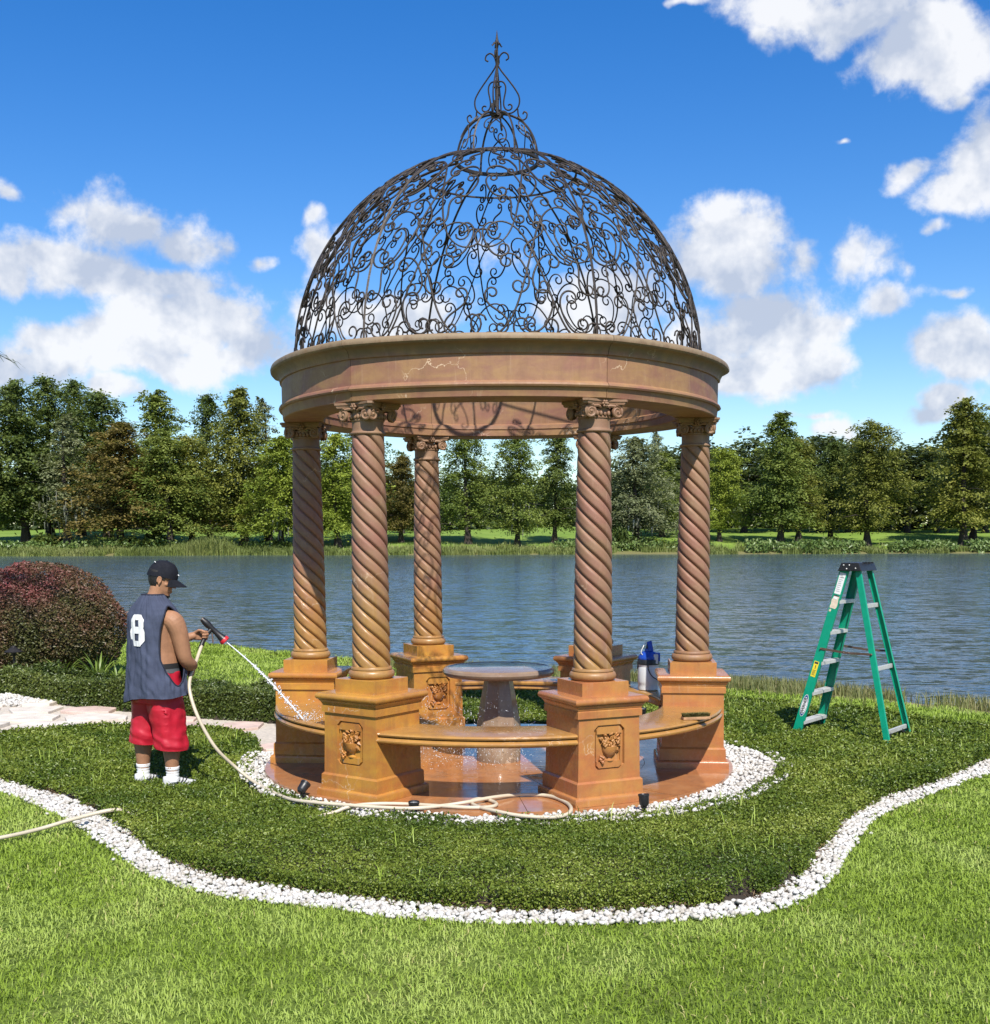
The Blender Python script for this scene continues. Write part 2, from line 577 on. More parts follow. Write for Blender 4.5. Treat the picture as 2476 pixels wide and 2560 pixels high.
def foliage(name, cols, rough=0.5, trans=0.25, scale=0.25, attr=None, spec=0.35):
    """leaf colour varies leaf by leaf (attribute) and in soft drifts"""
    m, t, b, o = new_mat(name)
    at = t.new('ShaderNodeAttribute', attribute_name=attr or 'rnd').outputs['Fac']
    pos = geo_pos(t)
    drift = t.noise(pos, scale, 3, 0.55)
    ramp = t.new('ShaderNodeValToRGB')
    cr = ramp.color_ramp
    while len(cr.elements) < len(cols):
        cr.elements.new(0.5)
    for i, c in enumerate(cols):
        cr.elements[i].position = i / (len(cols) - 1)
        cr.elements[i].color = tuple(c) + (1,)
    k = t.math('ADD', t.math('MULTIPLY', at, 0.55), t.range(drift, 0.3, 0.7, 0.0, 0.45))
    t.l.new(k, ramp.inputs[0])
    t.l.new(ramp.outputs[0], b.inputs['Base Color'])
    b.inputs['Roughness'].default_value = rough
    b.inputs['Specular IOR Level'].default_value = spec
    if trans > 0:
        tr = t.new('ShaderNodeBsdfTranslucent')
        t.l.new(t.mix(0.4, ramp.outputs[0], (0.25, 0.30, 0.03), 'MIX'), tr.inputs['Color'])
        mx = t.new('ShaderNodeMixShader')
        mx.inputs[0].default_value = trans
        t.l.new(b.outputs[0], mx.inputs[1])
        t.l.new(tr.outputs[0], mx.inputs[2])
        t.l.new(mx.outputs[0], o.inputs['Surface'])
    return m


# ================================================================== SETTING
LAWN_EDGE = [(-7.6, 1.6), (-5.4, 0.5), (-4.6, -0.15), (-3.86, -0.84), (-3.43, -1.29), (-3.01, -1.77), (-2.47, -2.54), (-2.09, -3.08), (-1.82, -3.35), (-1.54, -3.54),
             (-1.24, -3.66), (-0.9, -3.78), (-0.62, -3.89), (-0.35, -3.97), (-0.09, -4.01), (0.17, -4.03), (0.5, -4.04), (0.86, -4.0), (1.23, -3.91),
             (1.52, -3.76), (1.74, -3.53), (1.93, -3.19), (2.11, -2.8), (2.35, -2.3), (2.58, -1.86), (2.87, -1.47), (3.26, -1.05), (3.74, -0.53),
             (4.08, -0.2), (4.9, 0.6), (6.5, 1.6)]
BED_EDGE = [(-7.4, 2.0), (-5.2, 0.75), (-4.5, 0.1), (-4.06, -0.38), (-3.69, -0.68), (-3.18, -1.18), (-2.82, -1.62), (-2.37, -2.25), (-2.13, -2.66), (-1.89, -2.95), (-1.62, -3.18),
            (-1.29, -3.37), (-0.92, -3.55), (-0.55, -3.68), (-0.18, -3.79), (0.17, -3.84), (0.52, -3.84), (0.9, -3.79), (1.18, -3.72), (1.38, -3.61),
            (1.54, -3.45), (1.75, -3.16), (1.94, -2.76), (2.17, -2.26), (2.32, -1.94), (2.63, -1.48), (2.92, -1.09), (3.31, -0.75), (3.8, -0.19),
            (4.3, 0.42), (4.62, 0.8)]
BED_BACK = [(4.75, 1.3), (4.62, 1.76), (3.86, 2.64), (2.99, 3.49), (2.5, 3.8), (1.2, 4.25), (0.0, 4.25), (-1.2, 4.1), (-2.3, 3.75)]
PATH_UP = [(-2.2, 2.42), (-2.9, 2.72), (-3.36, 2.91), (-4.38, 3.5), (-4.91, 3.79), (-5.6, 4.3), (-6.6, 4.9), (-8.5, 5.9)]
PATH_LOW = [(-9.0, 1.0), (-7.0, 1.05), (-5.6, 1.15), (-4.9, 1.32), (-4.5, 1.62), (-4.1, 1.78), (-3.5, 1.84), (-2.95, 1.80), (-2.58, 1.58), (-2.34, 1.2), (-2.18, 0.62)]
GAP_L = [(-2.16, 0.5), (-2.15, 0.0), (-2.0, -0.55), (-1.72, -1.12), (-1.40, -1.52), (-0.95, -1.86), (-0.3, -2.06), (0.35, -2.07), (0.96, -1.96), (1.30, -1.78), (1.80, -1.33), (2.20, -0.68),
         (2.37, -0.2), (2.36, 0.4), (2.12, 0.95), (1.85, 1.35), (1.4, 1.7), (0.7, 2.1), (0.0, 2.2), (-0.8, 2.06), (-1.5, 1.66), (-1.9, 1.5)]
GC_MAIN = smoothline(BED_EDGE, 4) + BED_BACK + PATH_UP[:1] + [(-1.95, 1.7)] + GAP_L[::-1] + PATH_LOW[::-1]
HEDGE = PATH_UP[:-2] + [(-6.25, 4.95), (-5.69, 4.95), (-4.45, 4.55), (-3.3, 4.05), (-2.3, 3.75)]
SHORE = [(-200, 60), (-60, 40), (-30, 28), (-20, 24), (-12.8, 20.5), (-8.9, 18.05), (-6.3, 16.75), (-4.7, 15.05), (-2, 12.6), (0.5, 10.9), (3.72, 9.3), (5.0, 8.4),
         (5.9, 7.5), (6.9, 6.2), (8.5, 4.5), (12, 1.0), (20, -6), (40, -20), (200, -60)]
SX = np.array([p[0] for p in SHORE])
SY = np.array([p[1] for p in SHORE])
WATER_Z = -0.6
FAR_Y = 174.0


def far_shore(x):
    return FAR_Y + 1.6 * np.sin(x * 0.11) + 1.0 * np.sin(x * 0.31 + 1)


def zground(x, y):
    x = np.asarray(x, float)
    y = np.asarray(y, float)
    s = y - np.interp(x, SX, SY)
    near = np.interp(s, [-6.5, -1.2, 0, 1.5, 6, 12], [-0.10, -0.42, -0.58, -0.85, -1.5, -2.2])
    near = np.where((np.abs(x) < 9) & (y < 3.0), np.maximum(near, -0.10), near)
    d = y - far_shore(x)
    roll = 0.35 * np.sin(x * 0.05 + 0.6) + 0.25 * np.sin(x * 0.13 + y * 0.05)
    far = np.interp(d, [-8, -1, 0, 1.2, 4, 14, 30, 60, 110, 300, 800], [-2.2, -0.9, -0.62, -0.42, 0.1, 0.95, 2.3, 3.6, 4.6, 7, 8]) + roll * np.clip(d / 25, 0, 1)
    return np.where(y < 90, near, far)


def ground_mat():
    m, t, b, o = new_mat('ground_turf')
    pos = geo_pos(t)
    sp = t.new('ShaderNodeSeparateXYZ')
    t.l.new(pos, sp.inputs[0])
    n = t.noise(pos, 0.12, 5, 0.6, 0.3)
    n2 = t.noise(pos, 14, 5, 0.65)
    n3 = t.noise(pos, 1.2, 4, 0.6)
    turf = t.mix(t.range(n2, 0.3, 0.7), (0.06, 0.095, 0.014), (0.14, 0.19, 0.03))
    turf = t.mix(t.range(n3, 0.5, 0.8, 0, 0.5), turf, (0.12, 0.11, 0.045))
    fair = t.mix(t.range(n, 0.3, 0.7), (0.14, 0.235, 0.030), (0.22, 0.31, 0.055))
    fair = t.mix(t.range(n2, 0.3, 0.7, 0, 0.25), fair, (0.10, 0.15, 0.03))
    fair = t.mix(t.range(sp.outputs[2], 0.15, -0.25), fair, (0.16, 0.15, 0.06))
    c = t.mix(t.range(sp.outputs[1], 100, 101), turf, fair)
    # bare wet sand by the near waterline
    wet = t.math('ADD', sp.outputs[2], t.math('MULTIPLY', t.math('SUBTRACT', n3, 0.5), 0.25))
    sand = t.math('MULTIPLY', t.range(wet, -0.30, -0.40), t.range(sp.outputs[1], 101, 100))
    c = t.mix(sand, c, t.mix(t.range(n2, 0.3, 0.7), (0.20, 0.15, 0.095), (0.30, 0.235, 0.15)))
    t.l.new(c, b.inputs['Base Color'])
    b.inputs['Roughness'].default_value = 0.9
    b.inputs['Specular IOR Level'].default_value = 0.2
    t.l.new(t.bump(n2, 0.5, 0.03), b.inputs['Normal'])
    return m


def grid_sheet(name, xs, ys, zf, mat):
    X, Y = np.meshgrid(xs, ys)
    Z = zf(X, Y)
    V = np.stack([X, Y, Z], -1).reshape(-1, 3)
    nx, ny = len(xs), len(ys)
    I = (np.arange(ny - 1)[:, None] * nx + np.arange(nx - 1)[None, :]).ravel()
    F = np.stack([I, I + 1, I + nx + 1, I + nx], 1)
    return mesh_obj(name, np_mesh(name, V, F), mat, None, 180)


xs = np.concatenate([np.arange(-900, -100, 50), np.arange(-100, -16, 4), np.arange(-16, 16, 0.5), np.arange(16, 100, 4), np.arange(100, 901, 50)])
ys = np.concatenate([np.arange(-60, -14, 5), np.arange(-14, 30, 0.5), np.arange(30, 165, 9), np.arange(165, 205, 1.0), np.arange(205, 320, 6), np.arange(320, 1500, 80)])
ground = tag(grid_sheet('ground', xs, ys, zground, ground_mat()), kind='structure')


def water_mat():
    m, t, b, o = new_mat('lake_water')
    pos = geo_pos(t)
    sp = t.new('ShaderNodeSeparateXYZ')
    t.l.new(pos, sp.inputs[0])
    b.inputs['Base Color'].default_value = (0.058, 0.088, 0.104, 1)
    b.inputs['Roughness'].default_value = 0.13
    b.inputs['IOR'].default_value = 1.33
    # wind ripples: the slope of the surface is drawn straight from noise, so it holds at every distance
    a = t.noise(t.mapping(pos, scale=(2.0, 5.6, 1), rot=(0, 0, 0.10)), 1.0, 3, 0.6, 0.4, out='Color')
    a2 = t.noise(t.mapping(pos, scale=(0.7, 2.0, 1), rot=(0, 0, -0.08)), 1.0, 2, 0.5, 0.3, out='Color')
    a3 = t.noise(t.mapping(pos, scale=(6, 15, 1), rot=(0, 0, 0.06)), 1.0, 2, 0.6, 0.2, out='Color')
    calm = t.noise(t.mapping(pos, scale=(0.03, 0.05, 1)), 1.0, 3, 0.5, 0.4)
    amp = t.math('MULTIPLY', t.range(calm, 0.35, 0.65, 0.65, 1.1), t.range(sp.outputs[1], 128, 172, 1.0, 0.30, smooth=True))
    sl = t.vmath('ADD', t.vmath('MULTIPLY', t.vmath('SUBTRACT', a, (0.5, 0.5, 0.5)), (0.55, 1.15, 0)), t.vmath('MULTIPLY', t.vmath('SUBTRACT', a2, (0.5, 0.5, 0.5)), (0.30, 0.65, 0)))
    sl = t.vmath('ADD', sl, t.vmath('MULTIPLY', t.vmath('SUBTRACT', a3, (0.5, 0.5, 0.5)), (0.40, 0.70, 0)))
    sc_ = t.vmath('SCALE', sl)
    t.l.new(amp, sc_.node.inputs['Scale'])
    t.l.new(t.vmath('NORMALIZE', t.vmath('ADD', sc_, (0, 0, 1))), b.inputs['Normal'])
    return m


water = tag(grid_sheet('lake_water', np.array([-900, -300, -100, 0, 100, 300, 900.0]), np.array([-70, 0, 30, 80, 130, 185.0]), lambda x, y: np.full(x.shape, WATER_Z), water_mat()), kind='structure')


# ------------------------------------------------------------------ leaf and blade generators
def blades(P, H, W, lean, seed, rnd=None, up=0.0):
    """grass blades: two-step tapered strips that bend over"""
    g = np.random.default_rng(seed)
    n = len(P)
    az = g.uniform(0, 2 * PI, n)
    d = np.stack([np.cos(az), np.sin(az), np.zeros(n)], 1)
    s = np.stack([-np.sin(az + g.normal(0, 0.5, n)), np.cos(az), np.zeros(n)], 1)
    L = lean * g.uniform(0.25, 1.35, n)
    H = np.broadcast_to(H, (n,)) * g.uniform(0.6, 1.25, n)
    W = np.broadcast_to(W, (n,)) * g.uniform(0.7, 1.2, n)
    mid = P + d * (L * H * 0.35)[:, None] + np.array([0, 0, 1.0]) * (H * 0.6)[:, None]
    tip = P + d * (L * H)[:, None] + np.array([0, 0, 1.0]) * (H * (1.02 - 0.35 * np.clip(L, 0, 1.4)))[:, None]
    w = (W / 2)[:, None]
    V = np.stack([P - s * w, P + s * w, mid + s * w * 0.85, mid - s * w * 0.85, tip], 1)
    b = np.arange(n) * 5
    F4 = np.stack([b, b + 1, b + 2, b + 3], 1)
    F3 = np.stack([b + 3, b + 2, b + 4], 1)
    r = g.uniform(0, 1, n) if rnd is None else rnd
    return V.reshape(-1, 3), F4, F3, np.repeat(r, 5)


def leaves(P, L, W, seed, tilt=0.9, rnd=None):
    """small folded leaves, two triangles each"""
    g = np.random.default_rng(seed)
    n = len(P)
    d = g.normal(0, 1, (n, 3))
    d[:, 2] = d[:, 2] * tilt + 0.15
    d /= np.linalg.norm(d, axis=1, keepdims=True)
    q = g.normal(0, 1, (n, 3))
    q[:, 2] *= 0.45
    s = np.cross(d, q)
    s /= np.linalg.norm(s, axis=1, keepdims=True) + 1e-9
    nrm = np.cross(s, d)
    nrm *= np.sign(nrm[:, 2:3] + 1e-6)
    L = np.broadcast_to(L, (n,)) * g.uniform(0.65, 1.3, n)
    W = np.broadcast_to(W, (n,)) * g.uniform(0.75, 1.2, n)
    mid = P + d * (L * 0.45)[:, None]
    tip = P + d * L[:, None] - nrm * (L * 0.12)[:, None]
    lift = nrm * (W * 0.22)[:, None]
    V = np.stack([P, mid + s * (W / 2)[:, None] + lift, tip, mid - s * (W / 2)[:, None] + lift], 1)
    b = np.arange(n) * 4
    F3 = np.concatenate([np.stack([b, b + 1, b + 2], 1), np.stack([b, b + 2, b + 3], 1)])
    r = g.uniform(0, 1, n) if rnd is None else rnd
    return V.reshape(-1, 3), F3, np.repeat(r, 4)


def scatter(poly, n, seed, holes=()):
    g = np.random.default_rng(seed)
    p = np.asarray(poly)
    x0, y0 = p.min(0)
    x1, y1 = p.max(0)
    X, Y = np.zeros(0), np.zeros(0)
    while len(X) < n:
        x = g.uniform(x0, x1, n * 2)
        y = g.uniform(y0, y1, n * 2)
        k = in_poly(x, y, poly)
        for h in holes:
            k &= ~in_poly(x, y, h)
        X = np.concatenate([X, x[k]])
        Y = np.concatenate([Y, y[k]])
    return X[:n], Y[:n]


def edge_dist(x, y, poly, closed=True):
    P = np.asarray(poly, float)
    Q = np.roll(P, -1, 0)
    if not closed:
        P, Q = P[:-1], Q[:-1]
    best = np.full(len(x), 1e9)
    for (ax, ay), (bx, by) in zip(P, Q):
        dx, dy = bx - ax, by - ay
        L2 = dx * dx + dy * dy + 1e-9
        t = np.clip(((x - ax) * dx + (y - ay) * dy) / L2, 0, 1)
        best = np.minimum(best, np.hypot(x - ax - t * dx, y - ay - t * dy))
    return best


def vnoise(x, y, s, seed=0.0):
    """cheap smooth value noise in numpy"""
    x = np.asarray(x) / s + seed * 17.3
    y = np.asarray(y) / s + seed * 9.1
    xi, yi = np.floor(x), np.floor(y)
    fx, fy = x - xi, y - yi
    fx, fy = fx * fx * (3 - 2 * fx), fy * fy * (3 - 2 * fy)

    def hsh(a, b):
        v = np.sin(a * 127.1 + b * 311.7) * 43758.5453
        return v - np.floor(v)
    return (hsh(xi, yi) * (1 - fx) + hsh(xi + 1, yi) * fx) * (1 - fy) + (hsh(xi, yi + 1) * (1 - fx) + hsh(xi + 1, yi + 1) * fx) * fy


# ------------------------------------------------------------------ lawn
M_GRASS = foliage('lawn_blades', [(0.10, 0.155, 0.014), (0.25, 0.355, 0.038), (0.40, 0.50, 0.115), (0.50, 0.46, 0.18)], 0.5, 0.30, 1.3, spec=0.25)
LAWN_FRONT = [(x * 0.993, y + 0.028) for x, y in smoothline(LAWN_EDGE, 4)] + [(7.0, -2.0), (3.6, -6.2), (-3.6, -6.2), (-8.5, -1.0)]
area_y = None
gx, gy = scatter(LAWN_FRONT, 330000, 21)
dist = np.hypot(gx - CAM.x, gy - CAM.y)
view = np.abs(gx - CAM.x) < 0.46 * (gy - CAM.y) + 0.25
keep = view & (rng.uniform(0, 1, len(gx)) < np.clip(7.0 / dist, 0, 1) ** 1.3)
gx, gy, dist = gx[keep], gy[keep], dist[keep]
gz = zground(gx, gy) - 0.005
tone = np.clip(0.40 * rng.uniform(0, 1, len(gx)) + 0.30 * vnoise(gx, gy, 0.35, 1) + 0.25 * vnoise(gx, gy, 0.09, 4) + 0.30 * (vnoise(gx, gy, 1.3, 50) - 0.42) + 0.22 * (vnoise(gx + 0.6 * gy, gy, 0.5, 51) - 0.5), 0, 1)
tone = np.where(rng.uniform(0, 1, len(gx)) < 0.010 + 0.03 * (vnoise(gx, gy, 0.7, 52) > 0.68), 1.7, tone * 0.80)
V, F4, F3, r = blades(np.stack([gx, gy, gz], 1), 0.043 * (0.75 + 0.5 * vnoise(gx, gy, 0.25, 2)), 0.0058 * np.clip(dist / 6, 0.9, 2.0), 1.0, 5, tone)
tag(mesh_obj('lawn_grass', np_mesh('lawn_grass', V, F4, F3, {'rnd': r}), M_GRASS), kind='stuff')

# lawn beyond the path, down to the water, and the strip right of the bed
BACK_LAWN = [(-2.3, 3.9), (-3.3, 4.1), (-4.5, 4.65), (-6.3, 5.2), (-9, 6.4), (-16, 14), (-14, 20.2), (-8.9, 17.6), (-6.3, 16.2), (-4.7, 14.5), (-2, 12.0), (0.5, 10.3), (3.5, 8.6), (2.6, 4.6), (1.2, 4.4), (0, 4.4)]
RIGHT_STRIP = [(4.7, 0.75), (6.5, 1.7), (8, 3.2), (6.6, 5.2), (5.2, 6.6), (3.2, 8.4), (2.6, 4.4), (3.1, 3.6), (4.0, 2.7), (4.8, 1.8)]
pts = []
for poly, n, sd in ((BACK_LAWN, 120000, 31), (RIGHT_STRIP, 22000, 32)):
    pts.append(np.stack(scatter(poly, n, sd), 1))
gx, gy = np.concatenate(pts).T
sh = gy - np.interp(gx, SX, SY)
keep = (np.abs(gx - CAM.x) < 0.45 * (gy - CAM.y) + 0.4) & ((gx < 2.0) | (sh < -2.6 + 1.2 * vnoise(gx, gy, 0.6, 33))) & (rng.uniform(0, 1, len(gx)) > np.clip((sh + 1.3) / 0.9, 0, 0.95) * (vnoise(gx, gy, 0.5, 3) > 0.35))
gx, gy, sh = gx[keep], gy[keep], sh[keep]
dist = np.hypot(gx - CAM.x, gy - CAM.y)
hh = 0.052 * (0.7 + 0.7 * vnoise(gx, gy, 0.4, 5)) * (1 + 0.9 * (sh > -1.6))
tone = np.clip(0.45 * rng.uniform(0, 1, len(gx)) + 0.5 * vnoise(gx, gy, 0.8, 6) - 0.05, 0, 1)
tone = tone * 0.8
V, F4, F3, r = blades(np.stack([gx, gy, zground(gx, gy) - 0.01], 1), hh, 0.0075 * dist / 9, 0.7, 6, tone)
tag(mesh_obj('back_lawn_grass', np_mesh('back_lawn_grass', V, F4, F3, {'rnd': r}), M_GRASS), kind='stuff')

# sedge and reeds on the near waterline at the right
M_SEDGE = foliage('sedge_blades', [(0.085, 0.115, 0.03), (0.18, 0.19, 0.06), (0.32, 0.27, 0.13)], 0.55, 0.25, 0.8)
n = 26000
sx = rng.uniform(-2.5, 9.5, n)
sy = np.interp(sx, SX, SY) - np.abs(rng.normal(0, 1.0, n)) * 1.5 + 0.25
k = (vnoise(sx, sy, 0.55, 7) + 0.25 * rng.uniform(-1, 1, n) > 0.42) & (sx - CAM.x < 0.45 * (sy - CAM.y) + 0.4)
sx, sy = sx[k], sy[k]
V, F4, F3, r = blades(np.stack([sx, sy, zground(sx, sy) - 0.02], 1), 0.24, 0.011, 0.45, 8)
tag(mesh_obj('shore_sedge', np_mesh('shore_sedge', V, F4, F3, {'rnd': r}), M_SEDGE), kind='stuff')

# ------------------------------------------------------------------ ground cover bed
M_GC = foliage('ground_cover_leaves', [(0.022, 0.045, 0.008), (0.068, 0.112, 0.013), (0.165, 0.215, 0.027), (0.35, 0.385, 0.085)], 0.40, 0.18, 1.1, spec=0.35)
M_SOIL = plain('bed_soil', (0.028, 0.020, 0.012), 0.95, 0, 0.4, 8, 0.6, 40)


def gc_height(x, y, poly, hmax, rad):
    e = edge_dist(x, y, poly)
    k = np.clip(e / rad, 0, 1)
    rc = np.hypot(x, y)
    low = np.interp(rc, [2.3, 3.1], [0.62, 1.0]) * np.where(x < -1.75, 0.8, 1.0) if hmax < 0.2 else 1.0
    return hmax * low * (0.50 + 0.50 * np.sqrt(1 - (1 - k) ** 2)) * (0.80 + 0.4 * vnoise(x, y, 0.45, 8) + 0.12 * vnoise(x, y, 0.12, 9)), e


def ground_cover(name, poly, dens, hmax, rad, seed, holes=(), leaf=0.0205, base=-0.10, step=0.09, mat=None):
    P = np.asarray(poly)
    x0, y0 = P.min(0)
    x1, y1 = P.max(0)
    X, Y = np.meshgrid(np.arange(x0, x1 + step, step), np.arange(y0, y1 + step, step))
    cx, cy = (X[:-1, :-1] + step / 2).ravel(), (Y[:-1, :-1] + step / 2).ravel()
    ins = in_poly(cx, cy, poly)
    h, e = gc_height(X.ravel(), Y.ravel(), poly, hmax, rad)
    ok = in_poly(X.ravel(), Y.ravel(), poly)
    Z = np.where(ok, base + h * 0.50, base - 0.02)
    cor = [in_poly(cx + a_ * step / 2, cy + b_ * step / 2, poly) for a_ in (-1, 1) for b_ in (-1, 1)]
    ins = ins | cor[0] | cor[1] | cor[2] | cor[3]
    nx = X.shape[1]
    ii, jj = np.meshgrid(np.arange(X.shape[0] - 1), np.arange(nx - 1), indexing='ij')
    I = (ii * nx + jj).ravel()[ins]
    F = np.stack([I, I + 1, I + nx + 1, I + nx], 1)
    soil = mesh_obj(name + '_bed', np_mesh(name + '_bed', np.stack([X.ravel(), Y.ravel(), Z], 1), F), M_SOIL, None, 180)
    tag(soil, kind='structure')
    area = ins.sum() * step * step
    gx, gy = scatter(poly, int(area * dens), seed)
    v = np.abs(gx - CAM.x) < 0.455 * (gy - CAM.y) + 0.3
    gx, gy = gx[v], gy[v]
    d = np.hypot(gx - CAM.x, gy - CAM.y)
    g = np.random.default_rng(seed + 1)
    keep = g.uniform(0, 1, len(gx)) < np.clip(7.5 / d, 0, 1) ** 1.2
    gx, gy, d = gx[keep], gy[keep], d[keep]
    h, e = gc_height(gx, gy, poly, hmax, rad)
    top = g.uniform(0, 1, len(gx)) ** 0.55
    lo = 0.46
    z = base + h * (lo + (1.04 - lo) * top)
    # sheared young leaves on top are the pale ones, some sprigs poke out
    # the cut flanks carry leaves too
    Pc = np.roll(P, -1, 0)
    seg = np.hypot(*(Pc - P).T)
    ne = int(seg.sum() * dens * hmax * 3.6)
    si = g.choice(len(P), ne, p=seg / seg.sum())
    tt = g.uniform(0, 1, ne)
    ex = P[si, 0] + (Pc[si, 0] - P[si, 0]) * tt + g.normal(0, 0.02, ne)
    ey = P[si, 1] + (Pc[si, 1] - P[si, 1]) * tt + g.normal(0, 0.02, ne)
    gap = vnoise(ex, ey, 0.6, 17) + 0.5 * vnoise(ex, ey, 0.17, 18)
    ke = (np.abs(ex - CAM.x) < 0.455 * (ey - CAM.y) + 0.3) & (gap > 0.40)
    ex, ey = ex[ke], ey[ke]
    he, _ = gc_height(ex, ey, poly, hmax, rad)
    ez = base + he * 1.5 * g.uniform(0.02, 1, len(ex)) ** 0.8
    gx, gy, z = np.concatenate([gx, ex]), np.concatenate([gy, ey]), np.concatenate([z, ez])
    d = np.hypot(gx - CAM.x, gy - CAM.y)
    tone = np.clip(0.25 * vnoise(gx, gy, 0.5, 10) + 0.30 * vnoise(gx, gy, 0.13, 12) + 0.60 * g.uniform(0, 1, len(gx)) ** 1.3, 0, 1)
    stray = g.uniform(0, 1, len(gx)) < 0.04
    z = z + np.where(stray, g.uniform(0, 0.03, len(gx)), 0)
    V, F3, r = leaves(np.stack([gx, gy, z], 1), leaf * np.clip(d / 8, 0.85, 2.2), leaf * 0.62 * np.clip(d / 8, 0.85, 2.2), seed + 2, 0.75, tone)
    o = mesh_obj(name, np_mesh(name, V, None, F3, {'rnd': r}), mat or M_GC)
    return tag(o, kind='stuff')


ground_cover('ground_cover', GC_MAIN, 11500, 0.118, 0.12, 41)
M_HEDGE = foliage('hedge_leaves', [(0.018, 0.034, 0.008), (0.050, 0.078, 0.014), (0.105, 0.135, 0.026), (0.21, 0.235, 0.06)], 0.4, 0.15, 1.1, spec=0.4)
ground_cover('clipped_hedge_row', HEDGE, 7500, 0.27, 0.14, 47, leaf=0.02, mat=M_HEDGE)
# long weed blades coming through the bed
wx, wy = scatter(GC_MAIN, 2600, 55)
k = vnoise(wx, wy, 0.6, 14) > 0.56
wx, wy = wx[k], wy[k]
V, F4, F3, r = blades(np.stack([wx, wy, np.full(len(wx), -0.02)], 1), 0.13, 0.006, 0.9, 56)
tag(mesh_obj('weed_grass', np_mesh('weed_grass', V, F4, F3, {'rnd': r}), M_GRASS), kind='stuff')
# dry litter and bare stems along the cut front of the bed
M_TWIG = foliage('dry_litter', [(0.05, 0.03, 0.018), (0.13, 0.08, 0.04), (0.25, 0.17, 0.09)], 0.8, 0.0, 1.0)
bl = np.array(smoothline(BED_EDGE[2:], 30)) + np.array([0, -0.015])
idx = rng.integers(0, len(bl), 9000)
tx = bl[idx, 0] + rng.normal(0, 0.035, 9000)
ty = bl[idx, 1] + np.abs(rng.normal(0, 0.05, 9000)) - 0.02
k = vnoise(tx, ty, 0.5, 15) > 0.30
tx, ty = tx[k], ty[k]
V, F3, r = leaves(np.stack([tx, ty, -0.095 + np.abs(rng.normal(0, 0.022, len(tx)))], 1), 0.03, 0.006, 58, 0.5)
tag(mesh_obj('leaf_litter', np_mesh('leaf_litter', V, None, F3, {'rnd': r}), M_TWIG), kind='stuff')

# ------------------------------------------------------------------ white pebbles
M_PEBBLE, t, b, o = new_mat('white_pebble')
pos = geo_pos(t)
n1 = t.noise(pos, 21.0, 1, 0.4)
n2 = t.noise(pos, 70.0, 4, 0.6)
n3 = t.noise(pos, 1.3, 3, 0.5)
c = t.mix(t.range(n1, 0.36, 0.62), (0.42, 0.39, 0.34), (0.64, 0.625, 0.595))
c = t.mix(t.range(n2, 0.30, 0.48, 0.45, 0.0), c, (0.30, 0.26, 0.20))
c = t.mix(t.range(n3, 0.52, 0.72, 0.0, 0.30), c, (0.30, 0.25, 0.17))
t.l.new(c, b.inputs['Base Color'])
b.inputs['Roughness'].default_value = 0.7
t.l.new(t.bump(n2, 0.35, 0.01), b.inputs['Normal'])
M_GRAVEL = plain('pale_gravel', (0.42, 0.39, 0.34), 0.9, 0, 0.3, 40, 0.6, 90)


def pebble_mesh(seed):
    g = random.Random(seed)
    mb = MB().ball((0, 0, 0), (0.5, 0.40, 0.29), 6, 4)
    vs = []
    for p in mb.v:
        q = Vector(p)
        k = 1 + 0.32 * (mnoise.noise(q * 2.1 + Vector((seed * 3.3, 0, 0))))
        vs.append(tuple(q * k))
    mb.v = vs
    me = mb.mesh('pebble')
    bm = bmesh.new()
    bm.from_mesh(me)
    bmesh.ops.remove_doubles(bm, verts=bm.verts, dist=1e-4)
    bm.to_mesh(me)
    bm.free()
    me.polygons.foreach_set('use_smooth', np.ones(len(me.polygons), bool))
    me.materials.append(M_PEBBLE)
    return me


PEB = [pebble_mesh(i) for i in range(6)]


def me_arrays(me):
    V = np.zeros(len(me.vertices) * 3, np.float32)
    me.vertices.foreach_get('co', V)
    me.calc_loop_triangles()
    T = np.zeros(len(me.loop_triangles) * 3, np.int32)
    me.loop_triangles.foreach_get('vertices', T)
    return V.reshape(-1, 3), T.reshape(-1, 3)


PEB_A = [me_arrays(m) for m in PEB]


def rot_arrays(g, n):
    out = []
    for i in range(n):
        out.append(np.array(Euler((g.normal(0, 0.35), g.normal(0, 0.35), g.uniform(0, 2 * PI))).to_matrix()))
    return out


